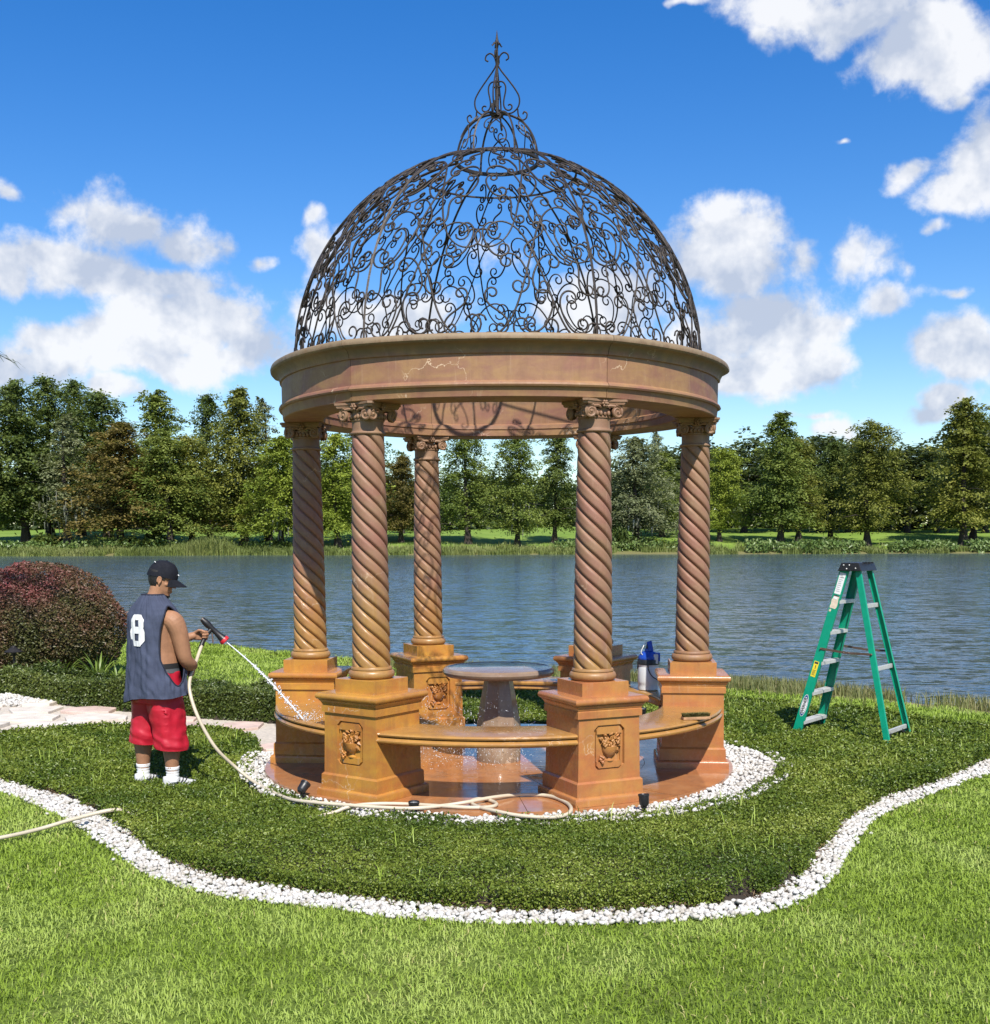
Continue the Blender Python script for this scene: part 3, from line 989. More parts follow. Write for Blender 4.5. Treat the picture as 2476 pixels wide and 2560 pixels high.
def pebble_field(name, poly, base, dens, size, seed, singles=0, pile=0.02, bedz=None):
    g = np.random.default_rng(seed)
    mb = MB()
    n = len(poly)
    mb.add([(x, y, base - 0.012) for x, y in poly], [tuple(range(n))])
    root = mb.build(name, M_GRAVEL)
    tag(root, kind='structure')
    p = np.asarray(poly)
    area = 0.5 * abs(np.sum(p[:, 0] * np.roll(p[:, 1], -1) - p[:, 1] * np.roll(p[:, 0], -1)))
    x, y = scatter(poly, int(area * dens), seed)
    v = np.abs(x - CAM.x) < 0.46 * (y - CAM.y) + 0.3
    x, y = x[v], y[v]
    if singles:                            # a few stones kicked out of line
        out = g.uniform(0, 1, len(x)) < 0.025
        x = x + np.where(out, g.normal(0, 0.06, len(x)), 0)
        y = y + np.where(out, g.normal(0, 0.06, len(x)), 0)
    s = np.minimum(size * g.lognormal(0, 0.2, len(x)), size * 1.35)
    z = base + s * 0.2 + g.uniform(0, 1, len(x)) ** 1.6 * pile
    d = np.hypot(x - CAM.x, y - CAM.y)
    order = np.argsort(-(s / d) * (0.5 + (z - base) / (pile + 0.01)))
    one = set(order[:singles].tolist())
    Rm = rot_arrays(g, len(x))
    Vs, Fs, off = [], [], 0
    for i in range(len(x)):
        k = int(g.integers(0, len(PEB)))
        if i in one:
            o = bpy.data.objects.new('pebble', PEB[k])
            o.matrix_local = Matrix.Translation((x[i], y[i], z[i])) @ Matrix(Rm[i].tolist()).to_4x4() @ Matrix.Scale(float(s[i]), 4)
            o.parent = root
            COL.objects.link(o)
        else:
            A, T = PEB_A[k]
            Vs.append((A * s[i]) @ Rm[i].T + np.array([x[i], y[i], z[i]]))
            Fs.append(T + off)
            off += len(A)
    me = np_mesh('pebbles', np.concatenate(Vs), None, np.concatenate(Fs))
    tag(mesh_obj('pebbles', me, M_PEBBLE, root, 180), kind='stuff')
    return root


BORDER = smoothline(LAWN_EDGE, 4) + smoothline(BED_EDGE, 4)[::-1]
pebble_field('pebble_border', BORDER, -0.095, 2500, 0.033, 61, singles=300, pile=0.020)
RING_OUT = [(-2.20, 0.55)] + [(x * 1.03, y * 1.03) for x, y in GAP_L[:16]] + [(1.32, 1.45)]
RING_IN = [(1.93 * math.sin(a), -1.93 * math.cos(a)) for a in np.linspace(math.radians(-103), math.radians(137), 40)]
pebble_field('pebble_ring', RING_OUT + RING_IN[::-1], -0.055, 2100, 0.036, 62, singles=0, pile=0.035)
pebble_field('pebble_verge', [(-8.5, 5.9), (-6.7, 5.0), (-5.7, 4.5), (-5.15, 4.05), (-5.6, 3.75), (-6.6, 4.1), (-9, 5.0)], -0.085, 1300, 0.05, 63, pile=0.04)

# ------------------------------------------------------------------ flagstone path
M_FLAG = [plain('flagstone_%s' % n_, c_, 0.75, 0, 0.22, 5, 0.4, 30) for n_, c_ in (('cream', (0.62, 0.55, 0.46)), ('pink', (0.56, 0.42, 0.35)), ('grey', (0.52, 0.49, 0.45)))]
PATH = [(-9.0, 1.0)] + PATH_LOW[1:] + [(-1.98, 0.4), (-1.80, 1.0), (-1.75, 1.5), (-2.0, 2.0)] + PATH_UP
mb = MB()
mb.add([(x, y, -0.075) for x, y in PATH], [tuple(range(len(PATH)))])
path = tag(mb.build('path', plain('path_sand', (0.50, 0.44, 0.36), 0.95, 0, 0.2, 30, 0.5, 60)), kind='structure')
g = random.Random(5)
yy = 0.1
while yy < 6.0:
    row = g.uniform(0.40, 0.62)
    xx = -9.0 + g.uniform(0, 0.5)
    while xx < -1.6:
        wd = g.uniform(0.45, 0.85)
        cxm, cym = xx + wd / 2, yy + row / 2 + 0.06 * math.sin(xx * 2)
        if in_poly(np.array([cxm]), np.array([cym]), PATH)[0] and edge_dist(np.array([cxm]), np.array([cym]), PATH)[0] > 0.10 and cxm > -7.5:
            k = g.randint(5, 7)
            poly = []
            for i in range(k):
                a_ = 2 * PI * (i + 0.5) / k + g.uniform(-0.18, 0.18)
                sq = min(1 / max(abs(math.cos(a_)), 1e-3), 1 / max(abs(math.sin(a_)), 1e-3))
                rr_ = min(sq, 1.18) * 0.47 * g.uniform(0.92, 1.04)
                poly.append((cxm + math.cos(a_) * rr_ * wd, cym + math.sin(a_) * rr_ * row))
            fb = MB().extrude_poly(poly, -0.08, -0.045 + g.uniform(-0.008, 0.012))
            fb.build('flagstone', M_FLAG[0 if cxm < -3.6 and g.random() < 0.8 else g.choice((0, 1, 1, 2))], path, None, 0.008)
        xx += wd + 0.03
    yy += row + 0.03

# ------------------------------------------------------------------ far bank: reeds and water plants
M_REED = foliage('reed_blades', [(0.09, 0.12, 0.03), (0.17, 0.21, 0.05), (0.30, 0.30, 0.11)], 0.6, 0.2, 0.12)
n = 42000
fx = rng.uniform(-84, 86, n)
fd = np.abs(rng.normal(0, 1.0, n)) * 2.6 - 0.9
right = fx > 36
k = vnoise(fx, fd, 3.0, 20) > np.where(right, 0.62, np.where(fx > 16, 0.5, 0.25))
fx, fd = fx[k], fd[k]
fy = far_shore(fx) + fd
hh = 0.75 + 0.7 * vnoise(fx, fy, 2.5, 21) + 1.9 * np.exp(-((fx + 45.0) / 3.6) ** 2)
V, F4, F3, r = blades(np.stack([fx, fy, zground(fx, fy) - 0.1], 1), hh, 0.12, 0.35, 22, np.clip(vnoise(fx, fy, 6, 23) * 0.9 + 0.25 * rng.uniform(0, 1, len(fx)), 0, 1))
tag(mesh_obj('far_bank_reeds', np_mesh('far_bank_reeds', V, F4, F3, {'rnd': r}), M_REED), kind='stuff')
M_TARO = foliage('water_plant_leaves', [(0.06, 0.11, 0.025), (0.13, 0.20, 0.05), (0.25, 0.30, 0.11)], 0.35, 0.2, 0.3)
n = 9000
fx = np.concatenate([rng.uniform(39, 88, n), rng.uniform(-84, -36, n // 3), rng.uniform(8, 34, n // 8)])
fd = np.concatenate([rng.uniform(0.4, 4.2, n), rng.uniform(3.0, 6.5, n // 3), rng.uniform(2, 4.5, n // 8)])
k = vnoise(fx, fd, 2.5, 26) > 0.36
fx, fd = fx[k], fd[k]
fy = far_shore(fx) + fd
fz = zground(fx, fy) + rng.uniform(0.25, 1.35, len(fx))
V, F3, r = leaves(np.stack([fx, fy, fz], 1), 0.62, 0.36, 27, 1.1)
tag(mesh_obj('far_bank_water_plants', np_mesh('far_bank_water_plants', V, None, F3, {'rnd': r}), M_TARO), kind='stuff')


# ------------------------------------------------------------------ trees
def crown_arrays(centers, outs, sizes, per, seed, leaf=(0.019, 0.0085), flat=0.42, droop=0.5):
    """leaf quads round clump centres; outs = outward direction of each clump"""
    g = np.random.default_rng(seed)
    n = len(centers) * per
    C = np.repeat(centers, per, 0)
    O = np.repeat(outs, per, 0)
    S = np.repeat(sizes, per)
    off = g.normal(0, 1, (n, 3)) * S[:, None]
    off[:, 2] *= flat
    P = C + off
    P[:, 2] -= droop * (off[:, 0] ** 2 + off[:, 1] ** 2) / (S + 1e-6) * 0.5
    d = O * 0.7 + g.normal(0, 0.55, (n, 3))
    d[:, 2] -= droop * 0.6
    d /= np.linalg.norm(d, axis=1, keepdims=True)
    s = np.cross(d, np.array([0, 0, 1.0]) + g.normal(0, 0.45, (n, 3)))
    s /= np.linalg.norm(s, axis=1, keepdims=True) + 1e-9
    L = leaf[0] * g.uniform(0.6, 1.4, n)[:, None]
    W = leaf[1] * g.uniform(0.6, 1.4, n)[:, None]
    V = np.stack([P - s * W * 0.5, P + s * W * 0.5, P + d * L + s * W * 0.6, P + d * L - s * W * 0.6], 1)
    b = np.arange(n) * 4
    F4 = np.stack([b, b + 1, b + 2, b + 3], 1)
    clump = np.repeat(g.uniform(0, 1, len(centers)), per)
    r = np.clip(0.65 * clump + 0.35 * g.uniform(0, 1, n), 0, 1)
    return V.reshape(-1, 3), F4, np.repeat(r, 4)


def trunk_mb(h, r0, seed, limbs=10, top=0.92, spread=0.12, flare=1.7):
    g = random.Random(seed)
    mb = MB()
    pts, rs = [], []
    for i in range(9):
        t = i / 8
        pts.append((0.012 * h * math.sin(3 * t + seed), 0.010 * h * math.cos(2.4 * t + seed) - 0.010 * h, h * top * t - 0.01))
        rs.append(r0 * (1 - 0.93 * t) * (1 + (flare - 1) * max(0, 1 - t * 9) ** 2) + 0.0008)
    mb.tube(pts, rs, 8)
    for k in range(limbs):
        t = 0.16 + 0.7 * k / limbs
        a = 2.4 * k + seed
        L = spread * (1.1 - t) * g.uniform(0.7, 1.2)
        z = h * t
        mb.tube([(0, 0, z), (L * 0.5 * math.cos(a), L * 0.5 * math.sin(a), z + L * 0.12), (L * math.cos(a), L * math.sin(a), z + L * 0.02)],
                [r0 * (1 - t) * 0.34 + 0.001, r0 * (1 - t) * 0.22 + 0.0008, 0.0006], 5)
    return mb


def cypress_protos(seed, width, nb, clumps, per, base=0.16, power=0.55, ragged=0.35, size=0.019, hole=0.06, flat=0.75, top=0.0):
    """a bald cypress of height 1: tiers of drooping feathery sprays with gaps between"""
    g = np.random.default_rng(seed)
    C, O, S = [], [], []
    for b in range(nb):
        u = (b + g.uniform(0, 1)) / nb
        h = base + (0.985 - base) * u ** 0.95
        a = 2.39996 * b + g.normal(0, 0.4)
        k = (1 - h) / (1 - base)
        lob = 1 + 0.34 * math.sin(2 * a + 6 * h + seed) * math.sin(9 * h + seed * 1.7) + 0.20 * math.sin(4 * a - 15 * h + seed)
        L = width * (k + top * (1 - k) * (k > 0.02)) ** power * lob * (1 - 0.28 * max(0, (k - 0.84) / 0.16)) * g.uniform(1 - ragged, 1 + ragged * 0.45)
        if g.uniform() < hole:
            continue
        m = max(2, int(round(clumps * (0.35 + 0.65 * L / width))))
        for c in range(m):
            s = 0.12 + 0.90 * (c + g.uniform(0.2, 0.8)) / m
            rr = L * s
            aa = a + g.normal(0, 0.20)
            z = h + 0.16 * L * s - 0.26 * L * s * s + g.normal(0, 0.007)
            C.append((rr * math.cos(aa), rr * math.sin(aa), z))
            O.append((math.cos(aa), math.sin(aa), 0.0))
            S.append(size * (0.55 + 0.6 * min(1, L / width)) * g.uniform(0.65, 1.35))
    for c in range(9):
        t = c / 9
        C.append((g.normal(0, 0.007), g.normal(0, 0.007), 0.915 + 0.075 * t))
        O.append((g.normal(), g.normal(), 0.6))
        S.append(0.012 * (1.15 - t))
    V, F, r = crown_arrays(np.array(C), np.array(O), np.array(S), per, seed + 1, (0.0125, 0.0058), flat, 0.75)
    return np_mesh('cypress_crown', V, F, None, {'rnd': r}), trunk_mb(1.0, 0.017, seed, 10, 0.95, width * 0.9).mesh('cypress_trunk')


def oak_protos(seed, width, lobes, per, leaf=(0.022, 0.016)):
    g = np.random.default_rng(seed)
    C, O, S = [], [], []
    for b in range(lobes):
        th = g.uniform(0, 2 * PI)
        u = g.uniform(-0.55, 1)
        rr = math.sqrt(max(0, 1 - u * u)) * g.uniform(0.55, 1.0)
        lump = 1 + 0.22 * math.sin(3 * th + seed) * math.cos(2.3 * u + seed)
        p = np.array([width * rr * math.cos(th) * lump, width * rr * math.sin(th) * lump, 0.60 + 0.36 * u * lump])
        for k in range(7):
            C.append(p + g.normal(0, 0.035, 3))
            O.append((math.cos(th), math.sin(th), 0.4))
            S.append(0.028 * g.uniform(0.6, 1.3))
    V, F, r = crown_arrays(np.array(C), np.array(O), np.array(S), per, seed + 1, leaf, 0.75, 0.15)
    return np_mesh('oak_crown', V, F, None, {'rnd': r}), trunk_mb(1.0, 0.022, seed, 9, 0.7, 0.3, 1.4).mesh('oak_trunk')


M_BARK = plain('bark', (0.045, 0.035, 0.028), 0.95, 0, 0.4, 3, 0.6, 8)
F_DARK = foliage('cypress_dark_green', [(0.040, 0.070, 0.017), (0.105, 0.148, 0.032), (0.20, 0.235, 0.058)], 0.6, 0.3, 0.09)
F_MID = foliage('cypress_green', [(0.055, 0.094, 0.018), (0.155, 0.205, 0.036), (0.28, 0.315, 0.068)], 0.6, 0.3, 0.09)
F_OLIVE = foliage('cypress_olive', [(0.065, 0.086, 0.015), (0.19, 0.205, 0.034), (0.33, 0.32, 0.068)], 0.6, 0.3, 0.09)
F_RUST = foliage('cypress_rust', [(0.062, 0.060, 0.016), (0.18, 0.14, 0.036), (0.30, 0.205, 0.058)], 0.6, 0.3, 0.09)
F_GREY = foliage('cypress_grey_green', [(0.085, 0.10, 0.042), (0.20, 0.225, 0.105), (0.33, 0.34, 0.18)], 0.7, 0.3, 0.09)
F_YELL = foliage('cypress_yellow_green', [(0.085, 0.13, 0.014), (0.24, 0.30, 0.036), (0.40, 0.44, 0.072)], 0.6, 0.3, 0.09)
F_OAK = foliage('oak_dark_green', [(0.026, 0.045, 0.018), (0.060, 0.086, 0.034), (0.11, 0.14, 0.06)], 0.55, 0.3, 0.08)
F_MOSS = foliage('hanging_moss', [(0.12, 0.125, 0.09), (0.22, 0.22, 0.16), (0.30, 0.30, 0.23)], 0.9, 0.2, 0.3)

CY = [cypress_protos(101, 0.25, 95, 8, 34, 0.17, 0.62), cypress_protos(202, 0.20, 85, 7, 34, 0.17, 0.50, 0.5, top=0.10), cypress_protos(303, 0.31, 105, 9, 34, 0.16, 0.60, 0.42),
      cypress_protos(404, 0.19, 62, 6, 26, 0.22, 0.5, 0.55, 0.017, 0.25), cypress_protos(505, 0.27, 100, 8, 34, 0.16, 0.42, 0.45, top=0.12), cypress_protos(606, 0.28, 95, 8, 34, 0.17, 0.50, 0.5, 0.020, 0.1, 0.9, 0.06),
      cypress_protos(707, 0.23, 90, 8, 34, 0.15, 0.56, 0.5, 0.018, 0.12, 0.6, 0.05)]
OAK = [oak_protos(11, 0.34, 110, 11), oak_protos(12, 0.40, 120, 11)]


def moss_mesh(seed, n=90):
    g = np.random.default_rng(seed)
    a = g.uniform(0, 2 * PI, n)
    r_ = g.uniform(0.03, 0.17, n)
    z = g.uniform(0.14, 0.42, n)
    P = np.stack([r_ * np.cos(a), r_ * np.sin(a), z], 1)
    L = g.uniform(0.03, 0.09, n)
    w = g.uniform(0.003, 0.007, n)
    s = np.stack([np.cos(a + 1.2), np.sin(a + 1.2), 0 * a], 1)
    V = np.stack([P - s * w[:, None], P + s * w[:, None], P + s * (w * 0.2)[:, None] - np.array([0, 0, 1]) * L[:, None], P - s * (w * 0.2)[:, None] - np.array([0, 0, 1]) * L[:, None]], 1)
    b = np.arange(n) * 4
    return np_mesh('hanging_moss', V.reshape(-1, 3), np.stack([b, b + 1, b + 2, b + 3], 1), None, {'rnd': np.repeat(g.uniform(0, 1, n), 4)})


MOSS = moss_mesh(3)
for c_, t_ in CY + OAK:
    c_.materials.append(F_MID)
    t_.materials.append(M_BARK)
MOSS.materials.append(F_MOSS)


def tree(kind, px, top, Y, wk, mat, label, rz, name, moss=False, group='cypresses on the far bank', sink=0.0):
    """px, top: where the tree stands and ends in the photograph, read off at depth Y"""
    dep = Y - CAM.y
    x = CAM.x + (px - 1240) / 2950 * dep
    z0 = float(zground(x, Y)) - 0.2 - sink
    ztop = CAM.z + (1347.5 - top - 6) / 2950 * dep
    H = ztop - z0
    crown, trunk = kind
    t = empty(name, (x, Y, z0), rz)
    tag(t, label, 'tree', group)
    wk *= 1.38
    for nm, me, m_ in (('crown', crown, mat), ('trunk', trunk, None)) + ((('hanging_moss', MOSS, None),) if moss else ()):
        o = bpy.data.objects.new(nm, me)
        o.scale = (H * wk, H * wk, H)
        o.parent = t
        COL.objects.link(o)
        if m_ is not None:
            o.material_slots[0].link = 'OBJECT'
            o.material_slots[0].material = m_
        if nm == 'hanging_moss':
            o['kind'] = 'stuff'
    return t


# px, top (photo pixels), depth, width factor, prototype, foliage, label
TREES = [
    (-25, 975, 186, 1.10, 5, F_DARK, 'dark green cypress cut by the left edge of the picture'),
    (62, 950, 190, 1.05, 6, F_DARK, 'tall dark cypress with a blunt top, second from the left picture edge'),
    (140, 942, 200, 0.95, 1, F_DARK, 'tallest dark cypress left of the grey mossy tree, ragged forked top'),
    (185, 1028, 184, 1.15, 3, F_GREY, 'pale grey mossy cypress above the red bush'),
    (208, 950, 206, 0.85, 1, F_DARK, 'dark narrow cypress top rising behind the grey mossy tree'),
    (268, 978, 200, 1.20, 5, F_DARK, 'dark cypress with a rounded top behind the rust brown tree'),
    (318, 1050, 184, 1.35, 2, F_RUST, 'rust brown cypress in the left group of trees'),
    (410, 975, 196, 1.00, 6, F_MID, 'tall green cypress right of the rust brown tree'),
    (425, 1085, 182, 1.35, 5, F_MID, 'short bushy green cypress in front of the tall green one'),
    (480, 1085, 186, 1.2, 5, F_OLIVE, 'low broad olive cypress behind the tall reed clump'),
    (535, 985, 200, 0.80, 1, F_DARK, 'dark slim cypress with a pointed top in the left group'),
    (612, 970, 192, 1.00, 0, F_OLIVE, 'tall olive yellow cypress with a slim pointed top'),
    (668, 990, 204, 0.95, 3, F_GREY, 'thin pale see-through tree just left of the gazebo'),
    (712, 1085, 182, 1.15, 2, F_YELL, 'yellow green cypress partly hidden by the leftmost column'),
    (760, 1040, 200, 1.0, 1, F_DARK, 'dark cypress top in the gap right of the leftmost column'),
    (845, 1080, 184, 1.2, 5, F_YELL, 'yellow green cypress between the two left columns'),
    (920, 1040, 198, 1.1, 0, F_DARK, 'dark cypress behind the second column from the left'),
    (1010, 1135, 190, 1.15, 2, F_RUST, 'small reddish brown cypress left of the back column'),
    (1010, 1125, 215, 0.8, 3, F_GREY, 'thin pale tree top beside the back left capital'),
    (1164, 1078, 186, 1.15, 5, F_MID, 'broad green cypress with one thick trunk, right of the back column'),
    (1292, 1085, 184, 1.00, 4, F_MID, 'green cypress with twin trunks and hanging moss in the middle of the gazebo'),
    (1392, 1075, 190, 0.95, 6, F_DARK, 'dark green cypress on a bare trunk left of the front right column'),
    (1585, 1090, 184, 1.25, 2, F_GREY, 'grey brown weeping cypress right of the front right column'),
    (1635, 1075, 206, 0.9, 3, F_GREY, 'pale sparse cypress top behind the weeping one'),
    (1655, 1130, 196, 1.2, 0, F_MID, 'green cypress left of the rightmost column'),
    (1800, 1120, 188, 0.95, 4, F_YELL, 'yellow green cypress just right of the rightmost column'),
    (1943, 1032, 184, 1.05, 0, F_MID, 'large green pointed cypress, left of the three-trunk group on the right bank'),
    (1985, 1095, 188, 1.10, 5, F_OLIVE, 'olive cypress forming the right shoulder of the large green group'),
    (2075, 1105, 196, 1.00, 1, F_DARK, 'dark cypress in shade between the two large right bank trees'),
    (2165, 1055, 186, 1.05, 4, F_OLIVE, 'green and tan cypress with a knobbly top above the ladder'),
    (2392, 1000, 186, 1.10, 6, F_OLIVE, 'tall olive brown cypress at the right, pointed top'),
    (2425, 1035, 196, 1.0, 4, F_MID, 'green cypress close behind the tall olive brown one'),
    (2490, 1030, 190, 1.0, 1, F_GREY, 'grey green cypress cut by the right edge of the picture'),
]
for i, (px, top, Y, wk, p, m_, lab) in enumerate(TREES):
    tree(CY[p], px, top, Y, wk, m_, lab, 1.7 * i, 'cypress_tree', moss=i in (3, 13, 20, 22, 24, 28))
for i, (px, top, Y, wk, p, lab) in enumerate([
    (1860, 1105, 222, 1.25, 0, 'dark round oak between the rightmost column and the large green cypress'),
    (2040, 1098, 226, 1.15, 1, 'dark oak top showing behind the large green cypress'),
    (2115, 1112, 222, 1.1, 0, 'dark oak behind and left of the knobbly topped cypress'),
    (2262, 1120, 222, 1.30, 1, 'broad grey green oak left of the tall olive brown cypress'),
    (2330, 1130, 230, 1.2, 0, 'dark oak half hidden behind the tall olive brown cypress'),
    (2455, 1075, 226, 1.0, 1, 'dark oak at the far right end of the bank'),
    (1730, 1105, 224, 1.1, 0, 'dark oak behind the rightmost column')]):
    tree(OAK[p], px, top, Y, wk, F_OAK, lab, 2.1 * i, 'oak_tree', group='dark oaks behind the cypresses', sink=0.5)

# the unbroken dark wood behind them, read as one mass
g = np.random.default_rng(77)
C, O, S = [], [], []
for i in range(5200):
    x = g.uniform(-170, 170)
    y = 262 + 16 * g.uniform(-1, 1)
    topz = 13 + 5 * vnoise(np.array([x]), np.array([y]), 9, 31)[0] + 3 * vnoise(np.array([x]), np.array([y]), 3.5, 32)[0]
    if -30 < x < 22:
        topz -= 3
    z = 3.2 + (topz - 3.2) * g.uniform(0, 1) ** 0.95
    C.append((x, y, z))
    O.append((g.normal(), -1, 0.3))
    S.append(g.uniform(0.7, 1.4))
V, F, r = crown_arrays(np.array(C), np.array(O), np.array(S), 14, 78, (1.1, 0.7), 0.8, 0.2)
tag(mesh_obj('far_woods', np_mesh('far_woods', V, F, None, {'rnd': r}), F_OAK), kind='stuff')

# low shrubs under the trees
SHRUB = []
for sd in (1, 2):
    g = np.random.default_rng(sd)
    th = g.uniform(0, 2 * PI, 60)
    u = g.uniform(0, 1, 60)
    C = np.stack([np.sqrt(1 - u * u) * np.cos(th), np.sqrt(1 - u * u) * np.sin(th), u * 0.8], 1) * g.uniform(0.6, 1, (60, 1))
    V, F, r = crown_arrays(C, C, np.full(60, 0.13), 22, sd + 5, (0.16, 0.11), 0.8, 0.2)
    me = np_mesh('shrub', V, F, None, {'rnd': r})
    me.materials.append(F_MID)
    SHRUB.append(me)
for i, (px, Y, w, h, m_, lab) in enumerate([
    (1600, 182, 2.6, 2.2, F_DARK, 'dark low shrub under the weeping grey cypress'),
    (1645, 181, 1.6, 1.5, F_YELL, 'bright green shrub in front of the weeping grey cypress'),
    (1548, 181, 2.2, 4.2, F_DARK, 'dark upright shrub beside the front right column on the far bank'),
    (330, 181, 3.2, 2.2, F_DARK, 'dark shrub under the rust brown cypress'),
    (385, 180, 2.6, 2.4, F_MID, 'broad leaved green shrub left of the tall reed clump'),
    (395, 184, 2.6, 3.0, F_DARK, 'dark shrub behind the broad leaved one left of the reeds'),
    (700, 181, 2.6, 2.0, F_DARK, 'dark shrub beside the leftmost column on the far bank'),
    (1268, 178, 1.8, 1.2, F_MID, 'small shrub at the foot of the twin trunk cypress'),
    (130, 186, 3.5, 2.4, F_DARK, 'dark undergrowth shrub beneath the left edge cypresses'),
    (2075, 182, 2.4, 1.7, F_DARK, 'dark shrub on the bank behind the ladder top')]):
    x = CAM.x + (px - 1240) / 2950 * (Y - CAM.y)
    o = bpy.data.objects.new('shrub', SHRUB[i % 2])
    o.location = (x, Y, float(zground(x, Y)) - 0.1)
    o.scale = (w, w * 0.8, h)
    o.rotation_euler = (0, 0, i)
    COL.objects.link(o)
    o.material_slots[0].link = 'OBJECT'
    o.material_slots[0].material = m_
    tag(o, lab, 'shrub', 'shrubs on the far bank')


# ================================================================== GAZEBO
A0 = -35.28                                # bearing of the first column, degrees right of the camera side
ANG = [math.radians(A0 + 60 * k) for k in range(6)]     # 0 front left, 1 front right, 2 right, 3 back right, 4 back left, 5 left
gazebo = tag(empty('gazebo', (0, 0, 0)), 'round stone gazebo with six twisted columns and open wrought iron dome by the lake', 'gazebo')

# ---- floor: wet stone slabs
floor = MB().lathe([(1.93, -0.14), (1.93, -0.03), (0, -0.03)], 72, caps=False).build('floor', M_FLOOR)
tag(floor, kind='structure')


def ring_piece(r0, r1, a0, a1, z0, z1, n=8):
    mb = MB()
    pts = [(r1 * math.sin(a0 + (a1 - a0) * i / n), -r1 * math.cos(a0 + (a1 - a0) * i / n)) for i in range(n + 1)]
    if r0 > 0.01:
        pts += [(r0 * math.sin(a1 + (a0 - a1) * i / n), -r0 * math.cos(a1 + (a0 - a1) * i / n)) for i in range(n + 1)]
    mb.extrude_poly(pts, z0, z1)
    return mb


g = random.Random(3)
ring_piece(0, 0.52, 0, 2 * PI * 0.999, -0.03, 0.0, 40).build('floor_slab', M_FLOOR, floor, None, 0.0012)
for r0, r1, k, off in ((0.5215, 1.2215, 6, 0.3), (1.2235, 1.94, 10, 0.1)):
    for i in range(k):
        a0 = off + 2 * PI * i / k + 0.0012 / r0
        a1 = off + 2 * PI * (i + 1) / k - 0.0012 / r0
        ring_piece(r0, r1, a0, a1, -0.03, g.uniform(-0.0015, 0.0015), 8).build('floor_slab', M_FLOOR, floor, None, 0.0012)

# ---- pedestals
PB = 0.29                                  # half width of the lowest step


def rounded_square(w, z0, z1, rnd, y0=-R, top=True, steps=5):
    """square block whose upper (and lower) edge is a torus"""
    mb = MB()
    prof = []
    zc = (z0 + z1) / 2
    if top:
        prof = [(w, z0), (w, z1 - rnd)]
        for i in range(1, steps + 1):
            a = PI / 2 * i / steps
            prof.append((w - rnd * (1 - math.cos(a)), z1 - rnd + rnd * math.sin(a)))
    else:
        h = (z1 - z0) / 2
        for i in range(2 * steps + 1):
            a = -PI / 2 + PI * i / (2 * steps)
            prof.append((w - rnd * (1 - math.cos(a)), zc + h * math.sin(a)))
    b = len(mb.v)
    for (ww, z) in prof:
        mb.v += [(-ww, y0 - ww, z), (ww, y0 - ww, z), (ww, y0 + ww, z), (-ww, y0 + ww, z)]
    n = len(prof)
    for j in range(n - 1):
        for i in range(4):
            i2 = (i + 1) % 4
            mb.f.append((b + 4 * j + i, b + 4 * j + i2, b + 4 * j + 4 + i2, b + 4 * j + 4 + i))
    mb.f.append((b + 3, b + 2, b + 1, b))
    e = b + 4 * (n - 1)
    mb.f.append((e, e + 1, e + 2, e + 3))
    return mb


def square_profile(prof, y0=-R):
    mb = MB()
    for (ww, z) in prof:
        mb.v += [(-ww, y0 - ww, z), (ww, y0 - ww, z), (ww, y0 + ww, z), (-ww, y0 + ww, z)]
    n = len(prof)
    for j in range(n - 1):
        for i in range(4):
            i2 = (i + 1) % 4
            mb.f.append((4 * j + i, 4 * j + i2, 4 * j + 4 + i2, 4 * j + 4 + i))
    mb.f.append((3, 2, 1, 0))
    e = 4 * (n - 1)
    mb.f.append((e, e + 1, e + 2, e + 3))
    return mb


DZ0, DZ1 = 0.168, 0.612
WB, WT = 0.249, 0.242


def octa(hw, v0, v1, c):
    return [(-hw + c, v0), (hw - c, v0), (hw, v0 + c), (hw, v1 - c), (hw - c, v1), (-hw + c, v1), (-hw, v1 - c), (-hw, v0 + c)]


def die_mesh():
    mb = MB()
    for sgn in (-1, 1):                    # outer and inner face, each with a sunk panel
        def P(u, v, dep=0.0):
            w = WB + (WT - WB) * (v - DZ0) / (DZ1 - DZ0)
            return (-sgn * u, -R + sgn * (w - dep), v)
        rect = [(-WB, DZ0), (WB, DZ0), (WT, DZ1), (-WT, DZ1)]
        oc = octa(0.122, 0.243, 0.558, 0.032)
        b = len(mb.v)
        mb.v += [P(*q) for q in rect] + [P(*q) for q in oc] + [P(u * 0.97, 0.4 + (v - 0.4) * 0.985, 0.022) for u, v in oc]
        o, i = b + 4, b + 12
        for q in ((b, b + 1, o + 1, o), (b + 1, o + 2, o + 1), (b + 1, b + 2, o + 3, o + 2), (b + 2, o + 4, o + 3),
                  (b + 2, b + 3, o + 5, o + 4), (b + 3, o + 6, o + 5), (b + 3, b, o + 7, o + 6), (b, o, o + 7)):
            mb.f.append(q)
        for k in range(8):
            mb.f.append((o + k, o + (k + 1) % 8, i + (k + 1) % 8, i + k))
        mb.f.append(tuple(i + k for k in range(8)))
    for s in (-1, 1):
        b = len(mb.v)
        mb.v += [(s * WB, -R - WB, DZ0), (s * WB, -R + WB, DZ0), (s * WT, -R + WT, DZ1), (s * WT, -R - WT, DZ1)]
        mb.f.append((b, b + 1, b + 2, b + 3) if s > 0 else (b + 3, b + 2, b + 1, b))
    return mb


